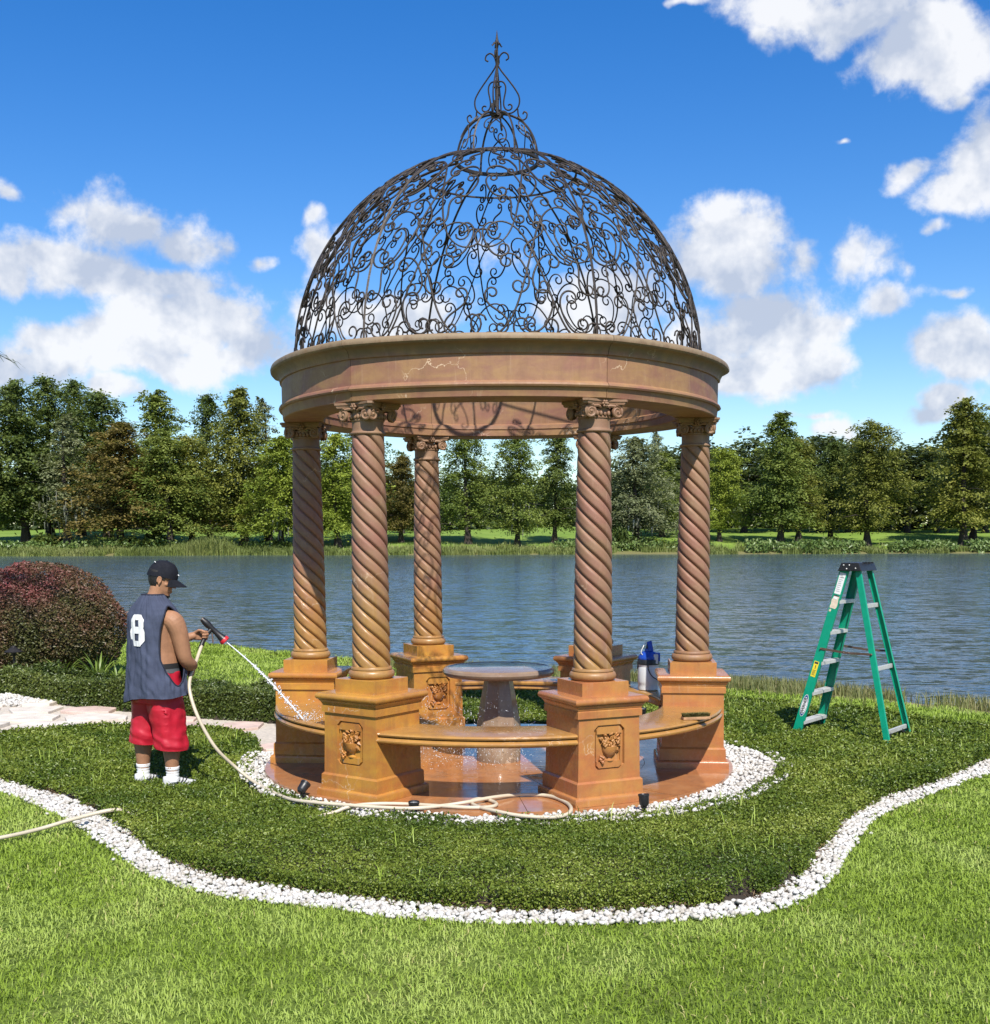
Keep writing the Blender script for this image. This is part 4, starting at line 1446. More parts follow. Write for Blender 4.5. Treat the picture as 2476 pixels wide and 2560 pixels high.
def panel_bits(sgn):
    """raised bars, urn, grapes and leaves of one sunk panel (local: outward is -Y)"""
    yf = -R - (WB + WT) / 2 + 0.0215
    bars = MB()
    for v0, v1, cut in ((0.496, 0.546, 1), (0.255, 0.300, -1)):
        c = 0.02
        if cut > 0:
            poly = [(-0.102, v0), (0.102, v0), (0.102, v1 - c), (0.102 - c, v1), (-0.102 + c, v1), (-0.102, v1 - c)]
        else:
            poly = [(-0.102 + c, v0), (0.102 - c, v0), (0.102, v0 + c), (0.102, v1), (-0.102, v1), (-0.102, v0 + c)]
        n = len(poly)
        vs = [(u, yf, v) for u, v in poly] + [(u * 0.985, yf - 0.019, v) for u, v in poly]
        bars.add(vs, [tuple(range(n, 2 * n))] + [(i, (i + 1) % n, n + (i + 1) % n, n + i) for i in range(n)])
    for s in (-1, 1):
        bars.box((s * 0.098, yf - 0.006, 0.398), (0.010, 0.012, 0.194))
    urn = MB().lathe([(0.034, 0.300), (0.036, 0.306), (0.014, 0.316), (0.012, 0.326), (0.030, 0.336), (0.050, 0.360), (0.058, 0.385), (0.060, 0.405), (0.056, 0.407), (0.0, 0.40)],
                     18, (0.008, yf - 0.002, 0), -PI / 2, PI / 2, caps=False)
    urn.v = [(x, yf + (y - yf) * 0.75, z) for x, y, z in urn.v]
    gr = MB()
    gg = random.Random(9)

    def bunch(cx, cz, w, h, n, rr=0.0095):
        for i in range(n):
            t = (i + 0.5) / n
            ww = w * (1 - t) ** 0.6
            x = cx + gg.uniform(-ww, ww)
            z = cz - h * t
            d = 0.026 * (1 - (abs(x - cx) / (w + 1e-5)) ** 2) + 0.006
            gr.ball((x, yf - d, z), rr * gg.uniform(0.85, 1.15), 7, 5)
    bunch(-0.035, 0.470, 0.036, 0.062, 26)
    bunch(0.022, 0.452, 0.034, 0.085, 28)
    bunch(-0.058, 0.340, 0.022, 0.050, 13)
    bunch(0.065, 0.465, 0.024, 0.04, 12)
    lf = MB()

    def leaf(px, pz, a, L, W):
        d = Vector((math.cos(a), 0, math.sin(a)))
        s = Vector((-math.sin(a), 0, math.cos(a)))
        o = Vector((px, yf - 0.012, pz))
        up = Vector((0, -1, 0))
        vs = [o, o + d * L * 0.4 + s * W + up * 0.004, o + d * L, o + d * L * 0.4 - s * W + up * 0.004, o + d * L * 0.45 + up * 0.016,
              o - up * 0.012, o + d * L * 0.4 + s * W - up * 0.012, o + d * L - up * 0.012, o + d * L * 0.4 - s * W - up * 0.012]
        lf.add(vs, [(0, 4, 1), (1, 4, 2), (2, 4, 3), (3, 4, 0), (0, 1, 6, 5), (1, 2, 7, 6), (2, 3, 8, 7), (3, 0, 5, 8)])
    for px, pz, a, L, W in ((0.02, 0.47, 1.9, 0.05, 0.013), (0.015, 0.475, 1.2, 0.045, 0.013), (0.04, 0.462, 0.55, 0.06, 0.015), (0.05, 0.44, 0.1, 0.05, 0.014),
                            (0.055, 0.42, -0.5, 0.052, 0.014), (0.052, 0.405, -1.0, 0.06, 0.013), (-0.01, 0.475, 2.6, 0.05, 0.013), (0.06, 0.40, -1.4, 0.05, 0.011), (0.045, 0.475, 0.95, 0.045, 0.012)):
        leaf(px, pz, a, L, W)
    for k in range(3):
        lf.tube([(0.02 + 0.012 * k + 0.014 * math.cos(t * 0.9 + k), yf - 0.022, 0.462 + 0.004 * k + 0.014 * math.sin(t * 0.9 + k)) for t in range(7)], 0.0035, 5)
    if sgn < 0:                            # turned round for the inner face
        M = Matrix.Translation((0, -R, 0)) @ Matrix.Rotation(PI, 4, 'Z') @ Matrix.Translation((0, R, 0))
        for m_ in (bars, urn, gr, lf):
            m_.xform(M)
    return bars, urn, gr, lf


def make_pedestal(mat):
    ped = die_mesh().build('pedestal', mat, gazebo, None)
    rounded_square(PB, 0.0, 0.064, 0.024).build('base_step', mat, ped, 40)
    square_profile([(0.266, 0.062), (0.264, 0.155), (0.260, 0.160), (0.252, 0.169)]).build('base_block', mat, ped, 30)
    square_profile([(0.246, 0.6105), (0.257, 0.6125), (0.257, 0.660), (0.252, 0.664), (0.252, 0.668), (0.256, 0.672), (0.258, 0.680), (0.265, 0.692), (0.272, 0.698), (0.272, 0.703)]).build('frieze_band', mat, ped, 30)
    rounded_square(0.292, 0.703, 0.757, 0.026, top=False).build('cap', mat, ped, 40)
    square_profile([(0.186, 0.756), (0.186, 0.850), (0.184, 0.852)]).build('plinth', mat, ped, 30)
    for s in (1, -1):
        bars, urn, gr, lf = panel_bits(s)
        bars.build('relief_panel', mat, ped, 25)
        urn.build('relief_urn', mat, ped, 40)
        gr.build('relief_grapes', mat, ped, 60)
        lf.build('relief_leaves', mat, ped, 30)
    return ped


def set_mat(o, m):
    for x in [o] + list(o.children):
        if x.type == 'MESH':
            x.material_slots[0].link = 'OBJECT'
            x.material_slots[0].material = m


ped0 = make_pedestal(M_PED)
for k in range(6):
    p = ped0 if k == 0 else copy_tree(ped0, gazebo)
    p.rotation_euler = (0, 0, ANG[k])
    if k in (1, 2, 3):
        set_mat(p, M_PED_PINK)

# ---- columns
TW0, TW1 = 0.9435, 2.584


def shaft_mesh():
    nz, na, st = 150, 96, 6
    V = []
    for j in range(nz + 1):
        t = j / nz
        z = TW0 - 0.01 + (TW1 - TW0 + 0.02) * t
        r0 = 0.139 - 0.025 * t + 0.004 * math.sin(PI * t)
        fade = min(1, t / 0.006, (1 - t) / 0.006)
        for i in range(na):
            a = 2 * PI * i / na - 2 * PI * (z - TW0) / 0.64      # the mesh follows the twist
            ph = st * (2 * PI * i / na) / 2
            k = abs(math.sin(ph))
            rr = r0 * (0.745 + 0.255 * (1 - (1 - k) ** 2.4) ** 0.58)
            V.append((rr * math.sin(a), -R - rr * math.cos(a), z))
    V = np.array(V)
    I = (np.arange(nz)[:, None] * na + np.arange(na)[None, :]).ravel()
    J = (np.arange(nz)[:, None] * na + (np.arange(na)[None, :] + 1) % na).ravel()
    return np_mesh('column', V, np.stack([I, J, J + na, I + na], 1))


def spiral_pts(c, ux, uz, r0, r1, turns, a0, n=30, sgn=1):
    out = []
    for i in range(n + 1):
        t = i / n
        a = a0 + sgn * 2 * PI * turns * t
        r = r0 * (1 - t) ** 0.9 + r1
        out.append(Vector(c) + Vector(ux) * (r * math.cos(a)) + Vector(uz) * (r * math.sin(a)))
    return out


col0 = mesh_obj('column', shaft_mesh(), M_COL, gazebo, 180)
cc = (0, -R, 0)


def torus_prof(r, z0, z1, b, n=8):
    h = (z1 - z0) / 2
    return [(r - b + b * math.cos(-PI / 2 + PI * i / n), (z0 + z1) / 2 + h * math.sin(-PI / 2 + PI * i / n)) for i in range(n + 1)]


MB().lathe([(0.150, 0.851)] + torus_prof(0.168, 0.853, 0.915, 0.028) + [(0.150, 0.918), (0.150, 0.926), (0.146, 0.934), (0.128, 0.940)], 48, cc).build('base_ring', M_COL, col0, 35)
MB().lathe([(0.100, 2.578)] + torus_prof(0.126, 2.580, 2.604, 0.012) + [(0.113, 2.606), (0.111, 2.615), (0.1115, 2.672), (0.118, 2.676), (0.119, 2.684), (0.112, 2.69), (0.12, 2.715), (0.12, 2.735)], 48, cc).build('neck_ring', M_CAPITAL, col0, 35)


def abacus_mb():
    mb = MB()
    def outline(s, z):
        pts = []
        for k in range(4):
            a = PI / 2 * k
            ca, sa = math.cos(a), math.sin(a)
            hw = 0.178 * s
            for u in (-0.86, -0.80, -0.45, -0.18, 0.18, 0.45, 0.80, 0.86):
                dep = hw * (1.0 - 0.20 * (1 - (u / 0.86) ** 2) + (0.0 if abs(u) < 0.85 else 0.0))
                x, y = u * hw * 1.0, -dep
                pts.append((cc[0] + x * ca - y * sa, cc[1] + x * sa + y * ca, z))
        return pts
    rings = [outline(0.92, 2.762), outline(0.95, 2.772), outline(0.95, 2.779), outline(1.0, 2.783), outline(1.0, 2.7985)]
    n = len(rings[0])
    for rg in rings:
        mb.v += rg
    for j in range(len(rings) - 1):
        for i in range(n):
            mb.f.append((j * n + i, j * n + (i + 1) % n, (j + 1) * n + (i + 1) % n, (j + 1) * n + i))
    mb.f.append(tuple(range(n))[::-1])
    mb.f.append(tuple((len(rings) - 1) * n + i for i in range(n)))
    return mb


abacus_mb().build('abacus', M_CAPITAL, col0, 35)
for k in range(4):
    # one corner volute: two coiled discs that meet on the diagonal
    a = PI / 4 + PI / 2 * k
    vol = MB()
    for side in (-1, 1):
        b = a + side * math.radians(38)    # the coil looks out along this bearing
        nrm = Vector((math.sin(b), -math.cos(b), 0))
        tan = Vector((math.cos(b), math.sin(b), 0)) * (-side)     # towards the corner
        c0 = Vector((cc[0] + 0.171 * math.sin(a), cc[1] - 0.171 * math.cos(a), 2.715)) + nrm * 0.016 - tan * 0.020
        zz = Vector((0, 0, 1))
        vol.tube(spiral_pts(c0, tan, zz, 0.040, 0.005, 1.85, PI * 0.62, 34, -1), [0.0105 - 0.005 * i / 34 for i in range(35)], 6)
        vol.ball(c0 + nrm * 0.002, 0.011, 8, 6)
        M = Matrix((tan, zz, nrm)).transposed()
        dsk = MB().lathe([(0.0, -0.012), (0.040, -0.012), (0.040, 0.001), (0.0, 0.003)], 20, caps=False)
        dsk.xform(Matrix.Rotation(PI / 2, 4, 'X'))
        dsk2 = [c0 + tan * p[0] + zz * p[2] + nrm * (-p[1]) for p in [Vector(v) for v in dsk.v]]
        vol.add(dsk2, dsk.f)
        # the channel that runs in to the middle of the face
        p1 = c0 + zz * 0.036 - tan * 0.014
        vol.tube([p1 - nrm * 0.004, p1 - tan * 0.04 + zz * 0.004 - nrm * 0.014, p1 - tan * 0.085 - zz * 0.012 - nrm * 0.03], [0.012, 0.011, 0.009], 6)
    vol.build('volute', M_CAPITAL, col0, 50)
for k in range(4):
    a = PI / 2 * k
    fl = MB()
    c0 = Vector((cc[0] + 0.150 * math.sin(a), cc[1] - 0.150 * math.cos(a), 2.768))
    tan = Vector((math.cos(a), math.sin(a), 0))
    for i in range(6):
        t = 2 * PI * i / 6
        fl.ball(c0 + tan * 0.017 * math.cos(t) + Vector((0, 0, 0.017 * math.sin(t))), (0.011, 0.011, 0.010), 7, 5)
    fl.ball(c0 + Vector((math.sin(a), -math.cos(a), 0)) * 0.008, 0.010, 7, 5)
    eg = Vector((cc[0] + 0.118 * math.sin(a), cc[1] - 0.118 * math.cos(a), 2.705))
    for u in (-0.045, -0.015, 0.015, 0.045):
        fl.ball(eg + tan * u, (0.013, 0.013, 0.019), 7, 6)
    fl.build('capital_flower', M_CAPITAL, col0, 60)
for k in range(6):
    c = col0 if k == 0 else copy_tree(col0, gazebo)
    c.rotation_euler = (0, 0, ANG[k])

# ---- entablature: six curved blocks
ENT = [(1.078, 2.800), (1.098, 2.800), (1.103, 2.806), (1.107, 2.862), (1.109, 2.868), (1.120, 2.870), (1.124, 2.882), (1.121, 2.895), (1.112, 2.906), (1.107, 2.910),
       (1.107, 3.084), (1.116, 3.088), (1.117, 3.098), (1.119, 3.112), (1.127, 3.136), (1.139, 3.152), (1.154, 3.158), (1.161, 3.170), (1.162, 3.186), (1.158, 3.203), (1.148, 3.212),
       (0.900, 3.212), (0.900, 3.150), (0.915, 3.130), (0.918, 2.915), (0.905, 2.905), (0.896, 2.900), (0.893, 2.866), (0.898, 2.858), (0.898, 2.806), (0.905, 2.800)]


def ent_block():
    mb = MB()
    n, h = 26, math.radians(30) - 0.0011
    m = len(ENT)
    for i in range(n + 1):
        a = -h + 2 * h * i / n
        k = 1 - 0.030 * (1 - (a / h) ** 2)
        for r, z in ENT:
            mb.v.append((r * R * k * math.sin(a), -r * R * k * math.cos(a), z))
    for i in range(n):
        for j in range(m):
            j2 = (j + 1) % m
            mb.f.append((i * m + j, (i + 1) * m + j, (i + 1) * m + j2, i * m + j2))
    mb.f.append(tuple(range(m)))
    mb.f.append(tuple(n * m + j for j in range(m))[::-1])
    return mb


eb = ent_block().build('entablature_block', M_RING, gazebo, 28)
for k in range(6):
    o = eb if k == 0 else eb.copy()
    if k:
        COL.objects.link(o)
    o.rotation_euler = (0, 0, ANG[k] + math.radians(30))


# ---- benches
def sweep_ring(prof, a0, a1, n=28):
    mb = MB()
    m = len(prof)
    for i in range(n + 1):
        a = a0 + (a1 - a0) * i / n
        for r, z in prof:
            mb.v.append((r * R * math.sin(a), -r * R * math.cos(a), z))
    for i in range(n):
        for j in range(m):
            j2 = (j + 1) % m
            mb.f.append((i * m + j, (i + 1) * m + j, (i + 1) * m + j2, i * m + j2))
    mb.f.append(tuple(range(m)))
    mb.f.append(tuple(n * m + j for j in range(m))[::-1])
    return mb


h = math.radians(30 - 7.25)
SEAT = [(0.852, 0.470), (1.138, 0.470), (1.151, 0.476), (1.155, 0.487), (1.150, 0.498), (1.138, 0.502), (0.864, 0.502), (0.855, 0.498), (0.850, 0.487)]
MOLD = [(0.860, 0.432), (0.866, 0.420), (1.140, 0.420), (1.150, 0.426), (1.158, 0.437), (1.159, 0.447), (1.154, 0.458), (1.147, 0.464), (1.134, 0.466), (1.130, 0.4705), (0.872, 0.4705), (0.866, 0.466)]
seat0 = sweep_ring(SEAT, -h, h).build('bench', M_BENCH, gazebo, 40)
sweep_ring(MOLD, -h, h).build('bench_moulding', M_BENCH, seat0, 40)
for n_, k in enumerate((5, 0, 1, 2, 3)):
    b_ = seat0 if n_ == 0 else copy_tree(seat0, gazebo)
    b_.rotation_euler = (0, 0, ANG[k] + math.radians(30))

# ---- wrought iron dome
DR, DH, DZ = 1.63, 1.650, 3.214
BT = math.acos(0.325 / DR)


def dome_pt(a, b, lift=0.0):
    """a: bearing (rad), b: 0 at the rim .. 1 at the crown ring"""
    be = b * BT
    r = (DR + lift) * math.cos(be)
    return Vector((r * math.sin(a), -r * math.cos(a), DZ + (DH + lift) * math.sin(be)))


def scroll2d(p0, p1, kind, flip=1, turns=1.25, p=3.0, bow=1.2, n=54):
    """curl - stem - curl, laid out by its curvature"""
    A = turns * 2 * PI * (p + 1)
    s = np.linspace(-1, 1, n)
    k = A * np.abs(s) ** p + bow if kind == 'C' else A * np.sign(s) * np.abs(s) ** p
    ds = s[1] - s[0]
    th = np.concatenate([[0], np.cumsum((k[1:] + k[:-1]) / 2 * ds)])
    x = np.concatenate([[0], np.cumsum((np.cos(th[1:]) + np.cos(th[:-1])) / 2 * ds)])
    y = np.concatenate([[0], np.cumsum((np.sin(th[1:]) + np.sin(th[:-1])) / 2 * ds)])
    z = (x + 1j * y)
    z = z - z[0]
    if flip < 0:
        z = np.conj(z)
    w = z / z[-1]
    q = complex(*p0) + w * (complex(*p1) - complex(*p0))
    return np.stack([q.real, q.imag], 1)


dome = MB().lathe([(1.618, 3.2125), (1.642, 3.2125), (1.642, 3.228), (1.618, 3.228), (1.618, 3.2125)], 96, caps=False).build('dome', M_IRON, gazebo, 30)
SC = []      # a0, b0, a1, b1 (metres on the unrolled half panel), kind, flip, turns, p, bow
for row in range(8):
    b0 = 0.17 + 0.255 * row
    for q, a_ in enumerate(((0.14, 0.42, 0.69), (0.26, 0.50, 0.735))[row % 2]):
        if row >= 6 and q == 2:
            continue
        h_ = 0.108 - 0.003 * row
        lean = 0.05 * ((q % 2) * 2 - 1)
        SC.append((a_ - lean, b0 - h_, a_ + lean, b0 + h_, 'C' if (row + q) % 3 else 'S', 1 if (row + q) % 2 else -1, 1.12, 1.1, 0.5))
SC += [(0.78, 0.06, 0.17, 0.72, 'S', 1, 0.95, 2.6, 0), (0.07, 0.10, 0.66, 0.86, 'S', -1, 0.95, 2.6, 0), (0.74, 0.62, 0.14, 1.34, 'S', 1, 0.95, 2.6, 0),
       (0.08, 0.72, 0.62, 1.50, 'S', -1, 0.95, 2.6, 0), (0.72, 1.24, 0.14, 1.92, 'S', 1, 0.95, 2.6, 0),
       (0.30, 0.05, 0.52, 0.05, 'C', 1, 0.9, 1.4, 1.3)]
BL = 2.23
HALF = math.radians(30)
panel_meshes = []
for (a0, b0, a1, b1, kind, fl, tu, pp, bow) in SC:
    for mir in (1, -1):
        q = scroll2d((a0, b0), (a1, b1), kind, fl, tu, pp, bow)
        pts = []
        for a, b in q:
            b = max(0.012, b)
            pts.append(dome_pt(mir * a / 0.853 * HALF, b / BL))
        panel_meshes.append(MB().tube(pts, 0.0070, 4).mesh('scroll'))
for me in panel_meshes:
    me.materials.append(M_IRON)
    me.polygons.foreach_set('use_smooth', np.ones(len(me.polygons), bool))
rib_me = MB().tube([dome_pt(0, i / 30) for i in range(31)], 0.0105, 4).mesh('rib')
rib_me.materials.append(M_IRON)
for k in range(6):
    rb = bpy.data.objects.new('rib', rib_me)
    rb.parent = dome
    rb.rotation_euler = (0, 0, ANG[k])
    COL.objects.link(rb)
    for me in panel_meshes:
        o = bpy.data.objects.new('scroll', me)
        o.parent = dome
        o.rotation_euler = (0, 0, ANG[k] + HALF)
        COL.objects.link(o)
top_ring = MB()
zc = DZ + DH * math.sin(BT)
top_ring.lathe([(0.312, zc - 0.012), (0.338, zc - 0.012), (0.338, zc + 0.012), (0.312, zc + 0.012), (0.312, zc - 0.012)], 40, caps=False)
top_ring.lathe([(0.62, DZ + DH * 0.915), (0.636, DZ + DH * 0.915), (0.636, DZ + DH * 0.922), (0.62, DZ + DH * 0.922), (0.62, DZ + DH * 0.915)], 56, caps=False)
top_ring.build('crown_ring', M_IRON, dome, 30)

cupola = MB().lathe([(0.020, 5.185), (0.050, 5.180), (0.055, 5.192), (0.020, 5.205)], 20, caps=False).build('cupola', M_IRON, gazebo, 30)
CZ, CH = zc + 0.01, 5.195 - zc - 0.01


def cup_pt(a, b):
    r = 0.322 * math.cos(b * PI / 2) ** 0.85 if b < 1 else 0.0
    return Vector((r * math.sin(a), -r * math.cos(a), CZ + CH * math.sin(b * PI / 2)))


crib = MB().tube([cup_pt(0, i / 16 * 0.985) for i in range(17)], 0.009, 4).mesh('cupola_rib')
cscr = MB().tube([cup_pt(a / 0.28 * HALF * 1.25, max(0.01, b / 0.5)) for a, b in scroll2d((-0.03, 0.14), (0.07, 0.30), 'S', 1, 1.1, 1.4)], 0.0055, 4).mesh('cupola_scroll')
cscr2 = MB().tube([cup_pt(a / 0.28 * HALF * 1.25, max(0.01, b / 0.5)) for a, b in scroll2d((0.10, 0.08), (-0.08, 0.20), 'C', 1, 1.0, 1.4, 0.8)], 0.0055, 4).mesh('cupola_scroll')
for me in (crib, cscr, cscr2):
    me.materials.append(M_IRON)
for k in range(6):
    for me, off in ((crib, 0), (cscr, HALF), (cscr2, HALF)):
        o = bpy.data.objects.new(me.name, me)
        o.parent = cupola
        o.rotation_euler = (0, 0, ANG[k] + off)
        COL.objects.link(o)

finial = MB().tube([(0, 0, 5.17), (0, 0, 5.45), (0, 0, 5.71)], [0.011, 0.010, 0.009], 8).build('finial', M_IRON, gazebo, 60)
MB().tube([(0, 0, 5.69), (0, 0, 5.735), (0, 0, 5.76), (0, 0, 5.825)], [0.010, 0.017, 0.010, 0.001], 8).build('spear', M_IRON, finial, 60)
for k in range(4):
    a = 0.4 + PI / 2 * k
    lf = MB()
    lf.tube([(0.004 * math.sin(a), -0.004 * math.cos(a), 5.735), (0.022 * math.sin(a), -0.022 * math.cos(a), 5.728), (0.040 * math.sin(a), -0.040 * math.cos(a), 5.705), (0.047 * math.sin(a), -0.047 * math.cos(a), 5.712)], [0.007, 0.008, 0.005, 0.002], 5)
    lf.build('collar_leaf', M_IRON, finial, 60)


def plate(pts, a, r=0.0062):
    return MB().tube([(x * math.sin(a), -x * math.cos(a), z) for x, z in pts], r, 4)


pear = smoothline([(0.070, 5.595), (0.092, 5.610), (0.085, 5.640), (0.055, 5.655), (0.026, 5.635), (0.010, 5.595), (0.008, 5.565), (0.030, 5.525), (0.085, 5.455), (0.145, 5.375), (0.178, 5.310), (0.172, 5.245), (0.130, 5.203), (0.080, 5.195), (0.035, 5.205)], 5)
inner = [tuple(p) for p in scroll2d((0.088, 5.255), (0.034, 5.405), 'S', 1, 0.95, 1.4)]
foot = smoothline([(0.165, 5.225), (0.172, 5.175), (0.200, 5.140), (0.232, 5.150), (0.240, 5.185), (0.218, 5.200), (0.206, 5.182)], 5)
for k in range(4):
    a = math.radians(80) + PI / 2 * k
    for pts in (pear, inner, foot):
        plate(pts, a).build('finial_scroll', M_IRON, finial, 60)


# ================================================================== TABLE
table = tag(empty('table', (0.0, -0.02, 0)), 'round wet stone pedestal table in the middle of the gazebo', 'table')
MB().lathe([(0.0, 0.715), (0.40, 0.715), (0.445, 0.722), (0.462, 0.738), (0.468, 0.757), (0.462, 0.775), (0.446, 0.788), (0.425, 0.790), (0.419, 0.785), (0.412, 0.7865), (0.0, 0.789)], 64, caps=False).build('tabletop', M_TABLE, table, 30)
MB().lathe([(0.172, 0.150), (0.186, 0.165), (0.186, 0.30), (0.178, 0.345), (0.150, 0.52), (0.118, 0.69), (0.132, 0.715)], 8, caps=False).build('leg', M_TABLE, table, None, 0.006)
MB().lathe([(0.182, 0.0), (0.184, 0.105), (0.180, 0.112), (0.176, 0.128), (0.165, 0.132), (0.163, 0.150), (0.0, 0.152)], 48, rfun=lambda t, z: 1 + (0.012 * math.cos(24 * t) if z < 0.1 else 0), caps=False).build('base', M_TABLE, table, 40)

# ================================================================== STEPLADDER
M_GREEN = plain('green_fibreglass', (0.0, 0.27, 0.155), 0.42, 0, 0.10, 10, 0.08, 300)
M_ALU = plain('aluminium', (0.56, 0.55, 0.52), 0.42, 0.35, 0.12, 12)
M_STRUT = plain('brown_steel', (0.13, 0.085, 0.06), 0.55, 0.3, 0.2, 12)
M_WHITE = plain('white_label', (0.74, 0.74, 0.72), 0.6, 0, 0.06, 30)
M_GREYPRINT = plain('grey_print', (0.42, 0.43, 0.44), 0.6, 0, 0.1, 30)
M_YELLOW = plain('yellow_label', (0.78, 0.62, 0.03), 0.55, 0, 0.06, 30)
M_PRINT = plain('dark_print', (0.03, 0.03, 0.035), 0.6, 0, 0.1, 30)
M_TORN = plain('torn_label', (0.66, 0.55, 0.42), 0.75, 0, 0.15, 30)
M_LOGOBLUE = plain('blue_print', (0.02, 0.06, 0.20), 0.5, 0, 0.1, 30)
lad = tag(empty('stepladder', (3.36, 1.245, -0.045), math.atan2(-0.62, 0.78)), 'green fibreglass stepladder with black top standing open in the ground cover', 'ladder')
FR = {s: (Vector((-0.45, s * 0.285, 0.0)), Vector((-0.055, s * 0.160, 1.63))) for s in (-1, 1)}
RR = {s: (Vector((0.45, s * 0.290, 0.0)), Vector((0.055, s * 0.150, 1.62))) for s in (-1, 1)}


def rail_frame(a, b, s):
    d = (b - a).normalized()
    y = Vector((0, s, 0))
    n = (y - d * y.dot(d)).normalized()      # outward
    w = d.cross(n) * s
    return d, n, w


def channel(a, b, s, wd, fl):
    d, n, w = rail_frame(a, b, s)
    mb = MB()
    mb.bar(a, b, wd, 0.005, n)
    for k in (-1, 1):
        off = w * k * (wd / 2 - 0.0025) - n * (fl / 2 + 0.0024)
        mb.bar(a + off, b + off, 0.005, fl, n)
    return mb


for s in (-1, 1):
    channel(*FR[s], s, 0.082, 0.028).build('front_rail', M_GREEN, lad, None, 0.0015)
    channel(*RR[s], s, 0.052, 0.026).build('rear_rail', M_GREEN, lad, None, 0.0015)
cap = MB()
for x0, x1, y, z0, z1 in ((0.115, 0.082, 0.195, 1.592, 1.668),):
    cap.v += [(-x0, -y, z0), (x0, -y, z0), (x0, y, z0), (-x0, y, z0), (-x1, -y + 0.008, z1), (x1, -y + 0.008, z1), (x1, y - 0.008, z1), (-x1, y - 0.008, z1)]
    cap.f += [(3, 2, 1, 0), (4, 5, 6, 7), (0, 1, 5, 4), (1, 2, 6, 5), (2, 3, 7, 6), (3, 0, 4, 7)]
capo = cap.build('top_cap', M_BLACK, lad, None, 0.006)
for x, z in ((-0.06, 1.645), (-0.005, 1.645), (-0.03, 1.612), (0.055, 1.617)):
    M = Matrix.Rotation(PI / 2, 4, 'X')
    MB().lathe([(0.0, 0.004), (0.006, 0.003), (0.0075, 0.0)], 10, caps=False).xform(Matrix.Translation((x, -0.1945 + 0.004 * (z - 1.6) / 0.07, z)) @ M).build('rivet', M_ALU, capo, 60)
for y in (-0.06, 0.02, 0.09):
    MB().box((0.09, y, 1.665), (0.05, 0.008, 0.014)).build('cap_rib', M_BLACK, capo)


def on(pair, t):
    return pair[0].lerp(pair[1], t)


for z in (0.165, 0.445, 0.735, 1.025, 1.315):
    t = z / 1.63
    a, b = on(FR[-1], t), on(FR[1], t)
    st = MB()
    yw = abs(b.y - a.y) - 0.006
    st.box((a.x, 0, z), (0.086, yw, 0.004))
    st.box((a.x - 0.042, 0, z - 0.014), (0.004, yw, 0.030))
    st.box((a.x + 0.042, 0, z - 0.014), (0.004, yw, 0.030))
    for q in range(7):
        st.box((a.x - 0.032 + q * 0.0107, 0, z + 0.003), (0.004, yw, 0.003))
    st.build('step', M_ALU, lad)
for z in (0.13, 0.70, 1.27):
    t = z / 1.62
    a, b = on(RR[-1], t), on(RR[1], t)
    MB().box((a.x - 0.004, 0, z), (0.022, abs(b.y - a.y) - 0.006, 0.040)).build('rear_crossbar', M_ALU, lad, None, 0.003)
for s in (-1, 1):
    a, b = on(FR[s], 0.53), on(RR[s], 0.515)
    m = (a + b) / 2 + Vector((0, 0, -0.012))
    n = Vector((0, s, 0)) * 0.006
    st = MB()
    st.bar(a + n, m + n, 0.006, 0.020, (0, 0, 1)).bar(m + n * 1.4, b + n * 1.4, 0.006, 0.020, (0, 0, 1))
    for q in (a, m - Vector((0.02, 0, 0)), m + Vector((0.03, 0, 0)), b):
        st.ball(q + n * 2, 0.009, 8, 5)
    st.build('spreader', M_STRUT, lad, 40)
    # black braces under the lowest step and crossbar
    p = on(FR[s], 0.02) - Vector((0, s * 0.012, 0))
    q = on(FR[s], 0.095)
    MB().bar(p + Vector((0.035, 0, 0)), Vector((q.x + 0.02, s * 0.10, q.z - 0.01)), 0.022, 0.006, (1, 0, 0)).build('brace', M_BLACK, lad)
    p = on(RR[s], 0.015) - Vector((0, s * 0.012, 0))
    q = on(RR[s], 0.075)
    MB().bar(p, Vector((q.x, s * 0.13, q.z)), 0.030, 0.006, (1, 0, 0)).build('brace', M_BLACK, lad)
    MB().bar(on(FR[s], 0.0) - Vector((0, 0, 0.004)), on(FR[s], 0.016), 0.088, 0.036, Vector((0, 1, 0))).build('foot', M_BLACK, lad)
# stickers on the near front rail
d, nrm, wv = rail_frame(*FR[-1], -1)
if wv.x < 0:
    wv = -wv


def sticker(name, t0, t1, w0, w1, mat, parent, lift=0.004, jag=0):
    L = (FR[-1][1] - FR[-1][0]).length
    o = FR[-1][0] + nrm * lift
    mb = MB()
    if jag:
        gg = random.Random(4)
        n = 7
        pts = [(t0 + (t1 - t0) * i / n, w0 + gg.uniform(0, jag)) for i in range(n + 1)] + [(t1 - (t1 - t0) * i / n, w1 - gg.uniform(0, jag)) for i in range(n + 1)]
    else:
        pts = [(t0, w0), (t0, w1), (t1, w1), (t1, w0)]
    mb.add([o + d * (L * t) + wv * w for t, w in pts], [tuple(range(len(pts)))])
    mb.add([o - nrm * 0.0006 + d * (L * t) + wv * w for t, w in pts], [tuple(range(len(pts)))[::-1]])
    return mb.build(name, mat, parent)


